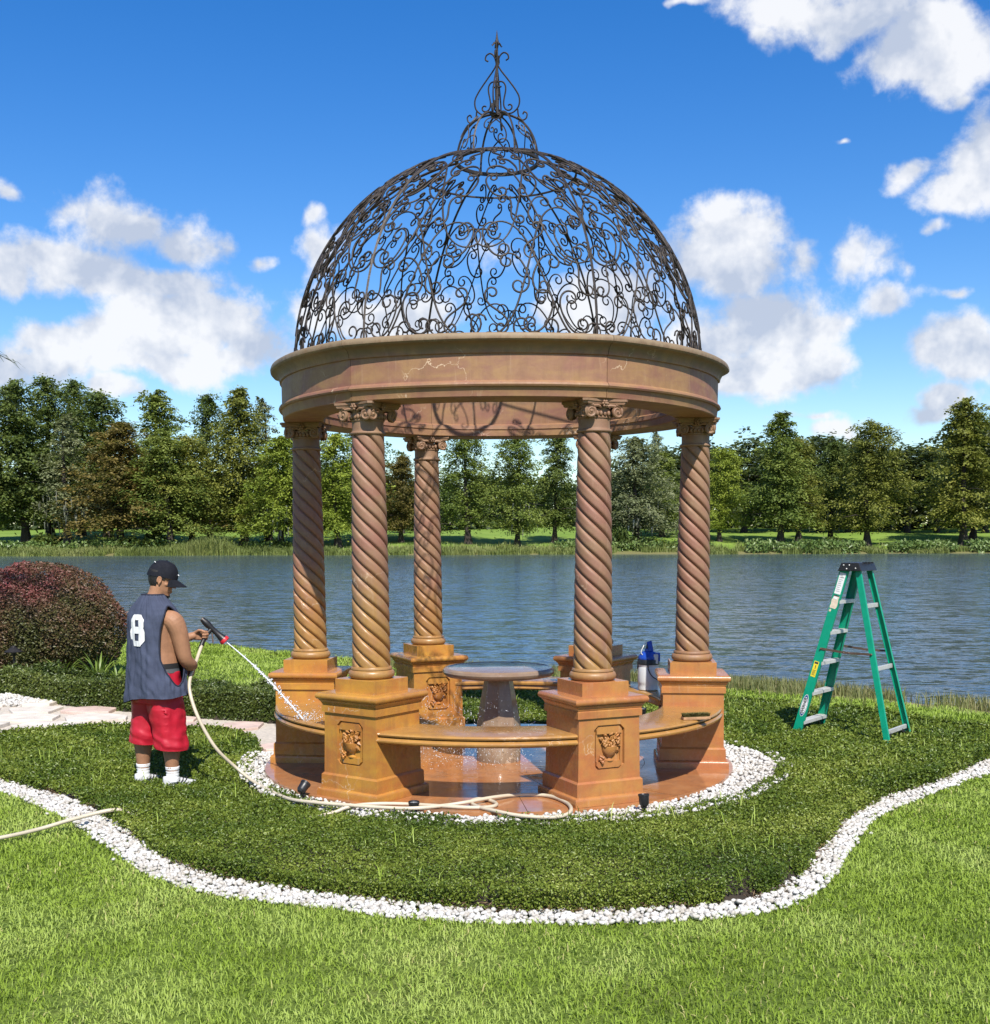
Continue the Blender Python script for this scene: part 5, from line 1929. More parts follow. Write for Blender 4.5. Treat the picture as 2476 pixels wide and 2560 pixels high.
s1 = sticker('white_sticker', 0.845, 0.965, -0.030, 0.030, M_WHITE, lad)
for i in range(9):
    sticker('print_line', 0.858 + i * 0.011, 0.862 + i * 0.011, -0.022, 0.018 - 0.006 * (i % 3), M_GREYPRINT, s1, 0.0048)
sticker('print_line', 0.938, 0.941, -0.012, 0.022, M_PRINT, s1, 0.0048)
s2 = sticker('torn_sticker', 0.762, 0.838, -0.036, 0.034, M_TORN, lad, jag=0.014)
sticker('print_line', 0.832, 0.838, -0.026, 0.024, M_PRINT, s2, 0.0052)
sticker('print_line', 0.815, 0.829, -0.024, 0.016, M_WHITE, s2, 0.0052)
sticker('torn_scrap', 0.742, 0.756, -0.034, -0.010, M_TORN, lad, jag=0.008)
s3 = sticker('yellow_sticker', 0.365, 0.455, -0.025, 0.022, M_YELLOW, lad)
sticker('print_line', 0.440, 0.451, -0.019, 0.016, M_PRINT, s3, 0.0048)
for i in range(5):
    sticker('print_line', 0.375 + i * 0.0065, 0.3775 + i * 0.0065, -0.018, 0.014 - 0.005 * (i % 2), M_STRUT, s3, 0.0048)
sticker('print_mark', 0.412, 0.432, -0.004, 0.003, M_PRINT, s3, 0.0048)
L_ = (FR[-1][1] - FR[-1][0]).length
oc = FR[-1][0] + d * (L_ * 0.195) + nrm * 0.0042


def oval(ra, rb, lift, mat, name, parent):
    mb = MB()
    for sg, l2 in ((1, lift), (-1, lift - 0.0006)):
        vs = [oc + nrm * l2 + d * (ra * math.cos(2 * PI * i / 40)) + wv * (rb * math.sin(2 * PI * i / 40)) for i in range(40)]
        mb.add(vs, [tuple(range(40))[::sg]])
    return mb.build(name, mat, parent)


ov0 = oval(0.108, 0.031, 0.0, M_WHITE, 'oval_badge', lad)
oval(0.103, 0.027, 0.0010, M_LOGOBLUE, 'badge_ring', ov0)
oval(0.082, 0.0245, 0.0020, M_WHITE, 'badge_field', ov0)


def text_mesh(body, size, name, mat, parent, M, extrude=0.0):
    cu = bpy.data.curves.new(name, 'FONT')
    cu.body = body
    cu.size = size
    cu.align_x = 'CENTER'
    cu.align_y = 'CENTER'
    cu.extrude = extrude
    cu.offset = 0.0012
    tmp = bpy.data.objects.new(name, cu)
    COL.objects.link(tmp)
    dg = bpy.context.evaluated_depsgraph_get()
    me = bpy.data.meshes.new_from_object(tmp.evaluated_get(dg))
    bpy.data.objects.remove(tmp)
    me.transform(M)
    o = mesh_obj(name, me, mat, parent)
    return o


up_w = -wv
Mt = Matrix((d, up_w, nrm)).transposed().to_4x4()
if Mt.determinant() < 0:
    Mt = Matrix((d, -up_w, nrm)).transposed().to_4x4()
Mt = Matrix.Translation(oc + nrm * 0.003) @ Mt
text_mesh('WERNER', 0.038, 'badge_lettering', M_PRINT, ov0, Mt)

# ================================================================== SPRAYER
M_TANK = plain('translucent_white_plastic', (0.60, 0.61, 0.60), 0.35, 0, 0.06, 4)
M_BLUE = plain('blue_plastic', (0.012, 0.06, 0.36), 0.35, 0, 0.15, 8)
an = math.radians(116.5)
spr = tag(empty('pump_sprayer', (1.50 * math.sin(an), -1.50 * math.cos(an), 0.5025)), 'white pump sprayer with blue top standing on the bench by the lake', 'sprayer')
MB().lathe([(0.0, 0.0), (0.080, 0.0), (0.090, 0.008), (0.092, 0.030), (0.089, 0.055), (0.093, 0.062), (0.094, 0.085), (0.094, 0.200), (0.090, 0.212), (0.094, 0.220), (0.094, 0.236), (0.0, 0.238)], 40, caps=False).build('tank', M_TANK, spr, 40)
MB().lathe([(0.0, 0.232), (0.098, 0.232), (0.098, 0.272), (0.094, 0.278), (0.0, 0.280)], 36, caps=False).build('collar', M_BLACK, spr, 35)
hd = MB().lathe([(0.0, 0.278), (0.092, 0.278), (0.092, 0.300), (0.080, 0.318), (0.060, 0.342), (0.040, 0.350), (0.034, 0.352), (0.034, 0.372), (0.0, 0.374)], 32, caps=False)
hd.box((0.070, -0.02, 0.300), (0.05, 0.09, 0.075))
hdo = hd.build('pump_head', M_BLUE, spr, 35, 0.003)
MB().tube([(-0.012, 0, 0.372), (-0.008, 0, 0.41), (0.0, 0, 0.425)], [0.014, 0.012, 0.010], 10).build('plunger', M_BLACK, spr, 60)
MB().bar((0.015, -0.03, 0.350), (0.000, 0.0, 0.432), 0.035, 0.03, (0, 1, 0)).bar((0.030, 0.0, 0.345), (0.012, 0.0, 0.440), 0.028, 0.020, (0, 1, 0)).build('handle', M_BLUE, spr, 30, 0.004)
MB().tube(smoothline([(-0.02, -0.094, 0.262), (-0.012, -0.108, 0.19), (0.02, -0.116, 0.135), (0.075, -0.10, 0.10), (0.115, -0.04, 0.085)], 6), 0.0055, 6).build('spray_hose', M_BLACK, spr, 60)
MB().tube(smoothline([(-0.055, -0.05, 0.315), (-0.07, -0.03, 0.345), (-0.035, 0, 0.41), (-0.012, 0, 0.43)], 5), 0.005, 6).build('wand', M_ALU, spr, 60)
MB().box((-0.097, -0.01, 0.225), (0.010, 0.022, 0.07)).build('clip', M_BLACK, spr, None, 0.003)
MB().box((0.055, -0.078, 0.285), (0.040, 0.006, 0.085)).build('gauge_window', M_TANK, spr, None, 0.002)

# ================================================================== SCRUB BRUSH
M_WOOD = plain('worn_wood', (0.36, 0.20, 0.10), 0.7, 0, 0.25, 20, 0.3, 60)
M_BRIST = foliage('olive_bristles', [(0.05, 0.045, 0.012), (0.12, 0.105, 0.03), (0.20, 0.17, 0.06)], 0.9, 0.0, 5.0)
br = tag(empty('scrub_brush', (1.475, -1.075, 0.503), 0.22), 'wooden scrub brush lying bristles up on the right hand bench', 'brush')
MB().box((0, 0, 0.011), (0.215, 0.060, 0.022)).build('brush_block', M_WOOD, br, None, 0.005)
g = np.random.default_rng(8)
bx = g.uniform(-0.102, 0.102, 2200)
by = g.uniform(-0.026, 0.026, 2200)
V, F4, F3, r = blades(np.stack([bx, by, np.full(2200, 0.021)], 1), 0.032, 0.004, 0.8, 9)
tag(mesh_obj('bristles', np_mesh('bristles', V, F4, F3, {'rnd': r}), M_BRIST, br), kind='stuff')

# ================================================================== GARDEN LIGHTS


def spotlight(x, y, z, rz, tilt, label, h=0.085):
    t = tag(empty('garden_spotlight', (x, y, z), rz), label, 'garden light', 'black spotlights around the gazebo')
    MB().tube([(0, 0, -0.06), (0, 0, h * 0.75)], [0.008, 0.011], 8).lathe([(0.012, h * 0.6), (0.022, h * 0.70), (0.022, h * 0.78), (0.010, h * 0.86)], 12, caps=False).build('stake', M_BLACK, t, 40)
    hd = MB().lathe([(0.0, -0.042), (0.022, -0.040), (0.030, -0.028), (0.034, -0.020), (0.036, 0.030), (0.039, 0.032), (0.039, 0.046), (0.034, 0.046), (0.031, 0.038)], 20, caps=False)
    Mx = Matrix.Translation((0, 0, h + 0.025)) @ Matrix.Rotation(tilt, 4, 'X')
    hd.xform(Mx)
    hm = hd.build('lamp_head', M_BLACK, t, 40)
    MB().lathe([(0.0, 0.037), (0.0325, 0.037)], 20, caps=False).xform(Mx).build('lens', plain('lens_glass', (0.22, 0.23, 0.24), 0.12), hm)
    return t


spotlight(-1.425, -1.41, -0.05, math.radians(-35), -0.85, 'black spotlight tilted over the white pebbles, left of the front left pedestal')
spotlight(-0.59, -1.83, -0.055, 0, 0.05, 'small upright black spotlight beside the cream hose', 0.035)
spotlight(0.995, -1.86, -0.05, math.radians(25), -0.12, 'black spotlight in the pebbles at the foot of the front right pedestal')
spotlight(1.50, 2.30, -0.03, 0, 0.1, 'black spotlight in the ground cover behind the front right pedestal', 0.06)

pl = tag(empty('path_light', (-6.385, 5.68, -0.07)), 'dark mushroom path light before the red bush', 'garden light')
MB().tube([(0, 0, -0.1), (0, 0, 0.42)], 0.017, 8).build('post', M_DARKMETAL, pl, 40)
MB().lathe([(0.022, 0.40), (0.035, 0.425), (0.030, 0.46), (0.02, 0.462)], 16, caps=False).build('lamp_cup', M_DARKMETAL, pl, 40)
MB().lathe([(0.118, 0.455), (0.120, 0.462), (0.070, 0.492), (0.045, 0.512), (0.030, 0.518), (0.026, 0.532), (0.012, 0.540), (0.0, 0.541)], 28, caps=False).build('hat', M_DARKMETAL, pl, 40)

# ================================================================== GARDEN HOSE
hose_pts = [(-2.358, -0.475, 1.02), (-2.365, -0.55, 0.96), (-2.375, -0.66, 0.87), (-2.385, -0.76, 0.79), (-2.375, -0.83, 0.70), (-2.325, -0.88, 0.555), (-2.25, -0.89, 0.39), (-2.16, -0.87, 0.235),
            (-2.03, -0.80, 0.08), (-1.88, -0.90, -0.005), (-1.70, -1.18, -0.015), (-1.50, -1.50, -0.005), (-1.28, -1.70, 0.015), (-1.05, -1.80, 0.02), (-0.80, -1.86, 0.016), (-0.58, -1.885, 0.016),
            (-0.36, -1.80, 0.018), (-0.21, -1.75, 0.030), (-0.04, -1.60, 0.028), (0.16, -1.45, 0.014), (0.35, -1.49, 0.014), (0.465, -1.70, 0.014), (0.49, -1.93, 0.014), (0.43, -2.08, 0.008), (0.30, -2.12, 0.006), (0.11, -2.07, 0.01),
            (-0.04, -1.95, 0.014), (-0.15, -1.83, 0.014), (-0.20, -1.68, 0.012), (-0.155, -1.585, 0.012), (-0.08, -1.61, 0.012), (-0.02, -1.74, 0.012), (-0.06, -1.83, 0.012), (-0.20, -1.86, 0.014), (-0.44, -1.80, 0.014),
            (-0.66, -1.745, 0.014), (-0.88, -1.74, 0.014), (-1.04, -1.80, 0.008), (-1.20, -1.86, -0.035), (-1.6, -1.98, -0.07), (-2.2, -1.85, -0.05), (-2.46, -1.84, -0.06), (-2.62, -1.89, 0.012), (-2.84, -2.03, -0.01), (-3.04, -2.20, -0.045), (-3.22, -2.39, -0.055),
            (-3.6, -2.75, -0.06), (-4.2, -3.1, -0.06)]
hose = MB().tube(smoothline(hose_pts, 7), 0.0135, 8).build('garden_hose', M_HOSE, None, 60)
tag(hose, 'cream garden hose trailing from the man to a loop before the gazebo', 'hose')

# ================================================================== NOZZLE AND WATER
M_NOZRED = plain('red_plastic', (0.50, 0.02, 0.03), 0.4, 0, 0.1, 10)
N0, N1 = Vector((-2.340, -0.43, 1.200)), Vector((-2.185, -0.40, 1.040))
nz = tag(empty('hose_nozzle', N0), 'black hose nozzle with red front ring in the hand of the man', 'nozzle')
dn = (N1 - N0).normalized()


def along(t):
    return dn * t


Ln = (N1 - N0).length
nb = MB().tube([along(-0.030), along(0.0), along(0.03), along(0.07), along(0.12), along(Ln - 0.05), along(Ln - 0.028)], [0.020, 0.027, 0.029, 0.022, 0.022, 0.030, 0.037], 14)
nb.build('barrel', M_BLACK, nz, 40)
MB().tube([along(Ln - 0.030), along(Ln - 0.022), along(Ln - 0.004), along(Ln)], [0.038, 0.041, 0.041, 0.034], 18).build('dial_ring', M_NOZRED, nz, 35)
MB().tube([along(-0.035), along(-0.028)], [0.018, 0.0205], 12).build('end_cap', M_STRUT, nz, 40)
hv = Vector((-2.356, -0.468, 1.035)) - N0
MB().tube([along(0.075), along(0.055) * 0.5 + hv * 0.5, hv, hv + Vector((-0.012, -0.03, -0.045))], [0.018, 0.019, 0.018, 0.016], 10).build('grip', M_BLACK, nz, 50)
MB().tube([along(0.11) + Vector((-0.02, -0.02, -0.015)), hv * 0.6 + along(0.08) + Vector((0.02, -0.01, -0.01))], [0.006, 0.006], 6).build('trigger', M_STRUT, nz, 50)


def water_jet_mat(trans=0.35):
    m, t, b, o = new_mat('clear_water_spray')
    b.inputs['Base Color'].default_value = (0.93, 0.96, 1.0, 1)
    b.inputs['Roughness'].default_value = 0.12
    b.inputs['IOR'].default_value = 1.33
    b.inputs['Transmission Weight'].default_value = trans
    return m


M_JET = water_jet_mat()
J1 = Vector((-1.47, -1.07, 0.512))
jet = MB()
pts, rs = [], []
g = random.Random(12)
for i in range(61):
    t = i / 60
    p = N1.lerp(J1, t)
    p.z += 0.035 * math.sin(PI * t)
    k = t * t
    pts.append(p + Vector((g.uniform(-1, 1), g.uniform(-1, 1), g.uniform(-1, 1))) * 0.005 * k)
    rs.append((0.0040 + 0.0030 * t) * (1 + g.uniform(-0.25, 0.45) * k))
jet.tube(pts, rs, 7)
jo = jet.build('water_jet', M_JET, None, 80)
tag(jo, 'white jet of water shooting from the nozzle onto the left bench', 'water jet')
# droplets torn off the jet and thrown up from the bench
g = np.random.default_rng(15)
OCT_V = np.array([(1, 0, 0), (0, 1, 0), (-1, 0, 0), (0, -1, 0), (0, 0, 1), (0, 0, -1.0)])
OCT_F = np.array([(0, 1, 4), (1, 2, 4), (2, 3, 4), (3, 0, 4), (1, 0, 5), (2, 1, 5), (3, 2, 5), (0, 3, 5)])


def droplets(P, S, stretch=None):
    n = len(P)
    V = OCT_V[None] * S[:, None, None]
    if stretch is not None:
        V = V + (V @ stretch[:, :, None]) * stretch[:, None, :]
    V = V + P[:, None, :]
    F = OCT_F[None] + (np.arange(n) * 6)[:, None, None]
    return V.reshape(-1, 3), F.reshape(-1, 3)


n = 300
t = g.uniform(0.25, 1, n)
P1 = np.array(N1)[None] * (1 - t[:, None]) + np.array(J1)[None] * t[:, None]
P1[:, 2] += 0.035 * np.sin(PI * t)
P1 += g.normal(0, 1, (n, 3)) * (0.028 * t ** 2)[:, None]
S1 = g.uniform(0.0018, 0.0045, n)
n = 170                                     # fan thrown on from the place it strikes
u = np.abs(g.normal(0, 1, n))
dirv = np.array((0.80, -0.10, 0.0))
P2 = np.array(J1)[None] + u[:, None] * 0.20 * (dirv + g.normal(0, 0.35, (n, 3)) * np.array((1, 1, 0)))
P2[:, 2] = 0.505 + np.abs(g.normal(0, 0.03, n)) * (1 + u)
S2 = g.uniform(0.0013, 0.0032, n)
n = 2600                                    # drifting spray under the dome
P3 = np.stack([-1.15 + 1.5 * g.beta(1.3, 1.5, n), -0.75 + 1.1 * g.uniform(0, 1, n), 0.03 + 0.62 * g.beta(1.1, 2.0, n)], 1)
S3 = g.uniform(0.0009, 0.0026, n)
P = np.concatenate([P1, P2, P3])
S = np.concatenate([S1, S2, S3])
st = g.normal(0, 0.9, (len(P), 3))
V, F = droplets(P, S, st)
tag(mesh_obj('water_spray', np_mesh('water_spray', V, None, F), M_JET, None, 180), kind='stuff')

# ================================================================== PLANTS AT THE LEFT
M_BUSH = foliage('burgundy_bush_leaves', [(0.034, 0.040, 0.012), (0.085, 0.092, 0.026), (0.15, 0.070, 0.045), (0.27, 0.050, 0.070)], 0.45, 0.12, 1.2, spec=0.4)
bush = tag(empty('bush', (-6.62, 7.25, -0.12)), 'big clipped round bush with burgundy new growth, behind the man', 'bush')
g = np.random.default_rng(19)
n = 52000
th = g.uniform(0, 2 * PI, n)
u = g.uniform(-0.72, 1, n)
rad = 1 - 0.10 * g.uniform(0, 1, n) ** 2.0
X = np.sqrt(1 - u * u) * np.cos(th)
Y = np.sqrt(1 - u * u) * np.sin(th)
lump = 1 + 0.05 * np.sin(5 * th + 3 * u) * np.cos(4 * u) + 0.05 * (vnoise(X * 2 + 5, Y * 2 + u * 3, 0.35, 40) - 0.5)
P = np.stack([X * 1.17 * rad * lump, Y * 1.10 * rad * lump, 0.70 + u * 0.93 * rad * lump], 1)
kv = (P[:, 1] < 0.35)
P, uu = P[kv], u[kv]
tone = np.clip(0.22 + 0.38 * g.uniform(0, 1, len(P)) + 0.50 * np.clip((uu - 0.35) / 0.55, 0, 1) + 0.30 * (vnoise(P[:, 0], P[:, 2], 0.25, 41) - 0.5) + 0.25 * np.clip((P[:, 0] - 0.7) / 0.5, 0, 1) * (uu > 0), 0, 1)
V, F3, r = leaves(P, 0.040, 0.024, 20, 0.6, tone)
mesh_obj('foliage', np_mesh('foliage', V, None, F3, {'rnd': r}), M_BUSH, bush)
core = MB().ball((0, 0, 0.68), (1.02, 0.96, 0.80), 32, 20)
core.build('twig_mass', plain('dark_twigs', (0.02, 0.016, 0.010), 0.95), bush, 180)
for k in range(7):
    a = 0.9 * k
    MB().tube([(0.12 * math.cos(a), 0.12 * math.sin(a), -0.03), (0.3 * math.cos(a), 0.3 * math.sin(a), 0.3), (0.6 * math.cos(a), 0.6 * math.sin(a), 0.7)], [0.03, 0.022, 0.012], 6).build('stem', M_BARK, bush, 60)

M_STRAP = foliage('strap_leaves', [(0.09, 0.14, 0.02), (0.16, 0.23, 0.035), (0.27, 0.32, 0.07)], 0.4, 0.25, 0.6, spec=0.4)


def strap_plant(x, y, n, L, seed, label):
    t = tag(empty('strap_leaf_plant', (x, y, -0.09)), label, 'plant', 'strap leaved plants before the bush')
    g = random.Random(seed)
    for k in range(n):
        a = 2 * PI * k / n + g.uniform(-0.4, 0.4)
        l = L * g.uniform(0.7, 1.15)
        bend = g.uniform(0.35, 1.1)
        w = 0.017 * g.uniform(0.8, 1.2)
        mb = MB()
        vs = []
        m = 7
        p = Vector((0.05 * math.cos(a) * g.uniform(0.3, 1.4), 0.05 * math.sin(a) * g.uniform(0.3, 1.4), 0))
        el_ = 1.45
        for i in range(m + 1):
            q = i / m
            ww = w * (1 - q ** 2.2) * (0.7 + 0.6 * min(1, q * 4)) + 0.0008
            s = Vector((-math.sin(a), math.cos(a), 0))
            up = Vector((-math.cos(a) * math.sin(el_), -math.sin(a) * math.sin(el_), math.cos(el_)))
            vs += [p - s * ww + up * ww * 0.35, p, p + s * ww + up * ww * 0.35]
            el_ -= bend * 2.0 / m * (0.4 + q)
            p = p + Vector((math.cos(a) * math.cos(el_), math.sin(a) * math.cos(el_), math.sin(el_))) * (l / m)
        fs = []
        for i in range(m):
            for j in range(2):
                fs.append((3 * i + j, 3 * i + j + 1, 3 * i + 3 + j + 1, 3 * i + 3 + j))
        mb.add(vs, fs)
        me = mb.mesh('leaf')
        at = me.attributes.new('rnd', 'FLOAT', 'POINT')
        at.data.foreach_set('value', np.full(len(me.vertices), g.uniform(0, 1), np.float32))
        mesh_obj('leaf', me, M_STRAP, t, 180)
    return t


strap_plant(-5.72, 5.55, 30, 0.48, 1, 'bright green strap leaved clump at the left, nearer the path light')
strap_plant(-5.30, 5.75, 30, 0.52, 2, 'bright green strap leaved clump arching behind the man')
strap_plant(-5.02, 5.60, 18, 0.36, 3, 'small yellowish strap leaved clump close behind the shirt of the man')

palm = tag(empty('palm_tree', (-7.02, 4.2, -0.08)), 'palm whose frond tips hang into the left edge of the picture', 'palm tree')
MB().tube([(0, 0, 0), (0.05, 0.02, 2.0), (0.02, 0, 4.0)], [0.17, 0.13, 0.12], 12).build('trunk', M_BARK, palm, 60)
M_FROND = foliage('palm_frond', [(0.03, 0.045, 0.012), (0.06, 0.085, 0.02), (0.11, 0.13, 0.035)], 0.45, 0.15, 1.0)
for k in range(13):
    a = 2 * PI * k / 13 + 0.05
    g = random.Random(k)
    mb = MB()
    spine = []
    p = Vector((0.02, 0, 4.0))
    el_ = 0.75 - 0.35 * (k % 3)
    for i in range(9):
        spine.append(p.copy())
        el_ -= 0.16
        p = p + Vector((math.cos(a) * math.cos(el_), math.sin(a) * math.cos(el_), math.sin(el_))) * 0.17
    mb.tube(spine, [0.016 - 0.0017 * i for i in range(9)], 5)
    s = Vector((-math.sin(a), math.cos(a), 0))
    for i in range(2, 9):
        for sd in (-1, 1):
            for q in (0, 0.5):
                b0 = spine[i] if i == 8 else spine[i].lerp(spine[i + 1], q)
                dd = (s * sd * 0.75 + Vector((math.cos(a), math.sin(a), 0)) * (0.6 + 0.1 * i) + Vector((0, 0, g.uniform(-0.55, 0.15)))).normalized()
                l = 0.34 * (1 - 0.05 * i) * g.uniform(0.8, 1.2)
                n_ = dd.cross(Vector((0, 0, 1))).normalized() * 0.012
                mb.add([b0 - n_, b0 + n_, b0 + dd * l * 0.6 + n_ * 0.7 - Vector((0, 0, 0.02)), b0 + dd * l - Vector((0, 0, 0.09)), b0 + dd * l * 0.6 - n_ * 0.7 - Vector((0, 0, 0.02))], [(0, 1, 2, 4), (4, 2, 3)])
    mb.build('frond', M_FROND, palm)


# ================================================================== THE MAN
M_SKIN = plain('tan_skin', (0.335, 0.168, 0.092), 0.6, 0, 0.16, 11, 0.15, 120, spec=0.35)
M_SHIRT = plain('faded_navy_cotton', (0.056, 0.066, 0.104), 0.9, 0, 0.22, 7, 0.25, 160, spec=0.2)
M_SHIRT_RIM = plain('dark_navy_binding', (0.014, 0.017, 0.034), 0.9, 0, 0.15, 10)
M_NUMBER = plain('white_print', (0.72, 0.71, 0.70), 0.75, 0, 0.07, 25)
M_RED = plain('red_satin', (0.42, 0.008, 0.024), 0.5, 0, 0.16, 5, 0.05, 90)
M_CAP = plain('black_cap_cotton', (0.008, 0.009, 0.014), 0.85, 0, 0.2, 20, 0.2, 160, spec=0.25)
M_HAIR = plain('black_hair', (0.008, 0.006, 0.005), 0.6, 0, 0.3, 60, 0.5, 160)
M_SOCK = plain('white_sock', (0.74, 0.74, 0.73), 0.85, 0, 0.05, 30, 0.3, 150)
M_SHOE = plain('grey_white_trainer', (0.55, 0.55, 0.54), 0.6, 0, 0.12, 20)
M_BAND = plain('black_waistband', (0.012, 0.012, 0.013), 0.8, 0, 0.2, 40)
M_GREYCLOTH = plain('dark_grey_cotton', (0.10, 0.105, 0.11), 0.85, 0, 0.15, 30)
M_EYE = plain('eye_white', (0.65, 0.62, 0.58), 0.25)

FEET = Vector((-2.64, -0.76, -0.055))
BODY_TURN = math.radians(-39)
HEAD_TURN = math.radians(-40)
man = tag(empty('person', FEET, BODY_TURN), 'man in black cap, navy sleeveless shirt with white 8 and red shorts, hosing the gazebo', 'person')
to_local = (Matrix.Translation(FEET) @ Matrix.Rotation(BODY_TURN, 4, 'Z')).inverted()


def w2l(p):
    return to_local @ Vector(p)


def limb(mb, pts, rs, sides=18):
    """closed tapered tube with round ends"""
    pts = [Vector(p) for p in pts]
    P, Q = [], []
    d0 = (pts[1] - pts[0]).normalized()
    d1 = (pts[-1] - pts[-2]).normalized()
    for a in (85, 60, 30):
        P.append(pts[0] - d0 * rs[0] * math.sin(math.radians(a)))
        Q.append(rs[0] * math.cos(math.radians(a)))
    P += pts
    Q += list(rs)
    for a in (30, 60, 85):
        P.append(pts[-1] + d1 * rs[-1] * math.sin(math.radians(a)))
        Q.append(rs[-1] * math.cos(math.radians(a)))
    mb.tube(P, Q, sides)


def sm(pts, rs, n=4):
    L = smoothline([tuple(p) + (r,) for p, r in zip(pts, rs)], n)
    return [q[:3] for q in L], [q[3] for q in L]


def loft(mb, secs, n=40, ex=2.3):
    b = len(mb.v)
    for (z, cx, cf, a, bb) in secs:
        for i in range(n):
            t = 2 * PI * i / n
            s, c = math.sin(t), math.cos(t)
            mb.v.append((cx + a * math.copysign(abs(s) ** (2 / ex), s), cf - bb * math.copysign(abs(c) ** (2 / ex), c), z))
    m = len(secs)
    for j in range(m - 1):
        for i in range(n):
            i2 = (i + 1) % n
            mb.f.append((b + j * n + i, b + j * n + i2, b + (j + 1) * n + i2, b + (j + 1) * n + i))
    mb.f.append(tuple(b + i for i in range(n))[::-1])
    mb.f.append(tuple(b + (m - 1) * n + i for i in range(n)))


def hand(mb, W, d, n, a, curl=(58, 78, 55), splay=0.0):
    """palm, four bent fingers of different length, thumb. d: wrist to knuckles, n: palm side, a: towards the index finger"""
    d, n, a = Vector(d).normalized(), Vector(n).normalized(), Vector(a).normalized()
    W = Vector(W)
    offs = (0.030, 0.0105, -0.010, -0.029)
    lens = ((0.043, 0.026, 0.021), (0.047, 0.030, 0.022), (0.043, 0.028, 0.022), (0.034, 0.021, 0.019))
    rad = (0.0098, 0.0102, 0.0096, 0.0085)
    for o, ln, r in zip(offs, lens, rad):
        k = W + d * (0.088 - 0.10 * abs(o - 0.008)) + a * o
        limb(mb, [W + a * o * 0.55 + d * 0.006, (W + a * o * 0.8 + d * 0.05) - n * 0.003, k], [0.017, 0.0155, 0.0125], 10)
        pts = [k]
        ang = 0.0
        p = k
        for c, l in zip(curl, ln):
            ang += math.radians(c)
            p = p + (d * math.cos(ang) + n * math.sin(ang)) * l
            pts.append(p)
        limb(mb, pts, [r * 1.1, r * 1.02, r * 0.95, r * 0.82], 10)
    t0 = W + d * 0.022 + a * 0.026 + n * 0.008
    t1 = t0 + (d * 0.55 + a * 0.45 + n * 0.55).normalized() * 0.040
    t2 = t1 + (d * 0.75 - a * 0.05 + n * 0.6).normalized() * 0.032
    t3 = t2 + (d * 0.75 - a * 0.45 + n * 0.35).normalized() * 0.024
    limb(mb, [W + d * 0.01 + a * 0.010, t0, t1, t2, t3], [0.015, 0.0155, 0.0125, 0.0112, 0.0092], 10)


body = MB()
TORSO = [(0.78, 0, -0.01, 0.150, 0.120), (0.86, 0, -0.012, 0.172, 0.142), (0.95, 0, -0.005, 0.185, 0.155), (1.05, 0, 0.0, 0.182, 0.148), (1.15, 0, -0.002, 0.188, 0.142),
         (1.25, 0, -0.008, 0.200, 0.138), (1.33, 0, -0.012, 0.195, 0.122), (1.38, 0, -0.015, 0.155, 0.102), (1.415, 0, -0.018, 0.125, 0.082), (1.45, 0, -0.015, 0.08, 0.068)]
loft(body, TORSO)
HC = Vector((0.045, 0.045, 1.605))          # head centre
limb(body, *sm([(0, -0.02, 1.36), (0.008, -0.008, 1.44), (0.022, 0.008, 1.50), (0.035, 0.02, 1.56)], [0.085, 0.068, 0.062, 0.062]))
# right arm (near the camera): elbow bent, fist at the waist
PR = [(0.165, 0.0, 1.305), (0.205, 0.022, 1.285), (0.222, 0.048, 1.21), (0.228, 0.072, 1.10), (0.228, 0.098, 1.00), (0.205, 0.150, 0.955), (0.150, 0.215, 0.935), (0.098, 0.262, 0.925)]
limb(body, *sm(PR, [0.072, 0.077, 0.070, 0.062, 0.053, 0.052, 0.045, 0.031]))
WR = Vector((0.098, 0.262, 0.925))
# left arm: forearm lifted to hold the nozzle
GRIP = w2l((-2.348, -0.455, 1.090))
dL = (Matrix.Rotation(-BODY_TURN, 3, 'Z') @ Vector((0.93, 0.25, 0.02))).normalized()
nL = (Matrix.Rotation(-BODY_TURN, 3, 'Z') @ Vector((0.25, -0.95, -0.05))).normalized()
aL = dL.cross(nL)
if aL.z < 0:
    aL = -aL
WL = GRIP - dL * 0.080 - nL * 0.030
PLm = [(-0.165, 0.0, 1.305), (-0.205, 0.022, 1.285), (-0.225, 0.060, 1.21), (-0.232, 0.105, 1.12), (-0.225, 0.150, 1.075), tuple(Vector((-0.225, 0.150, 1.075)).lerp(WL, 0.45) + Vector((-0.004, 0, -0.006))), tuple(WL)]
limb(body, *sm(PLm, [0.072, 0.077, 0.068, 0.058, 0.052, 0.046, 0.030]))
hand(body, WL, dL, nL, aL, (55, 75, 55))
hosel = (w2l((-2.385, -0.74, 0.80)) - w2l((-2.36, -0.55, 0.99))).normalized()
aR = -hosel
dR = Vector((-0.62, 0.62, -0.25))
dR = (dR - aR * dR.dot(aR)).normalized()
nR = dR.cross(aR)
if nR.y > 0:
    nR = -nR
hand(body, WR, dR, nR, aR, (60, 82, 60))
# legs
limb(body, *sm([(0.085, 0.0, 0.80), (0.118, 0.015, 0.62), (0.128, 0.028, 0.47), (0.127, 0.018, 0.35), (0.124, 0.018, 0.22), (0.122, 0.022, 0.10)], [0.088, 0.084, 0.072, 0.076, 0.057, 0.045]))
limb(body, *sm([(-0.085, 0.0, 0.80), (-0.126, -0.012, 0.62), (-0.145, -0.022, 0.47), (-0.152, -0.040, 0.35), (-0.160, -0.045, 0.22), (-0.165, -0.045, 0.10)], [0.088, 0.084, 0.072, 0.076, 0.057, 0.045]))
for x, f in ((0.122, 0.022), (-0.165, -0.045)):
    limb(body, [(x, f - 0.02, 0.05), (x, f + 0.07, 0.032)], [0.030, 0.024])
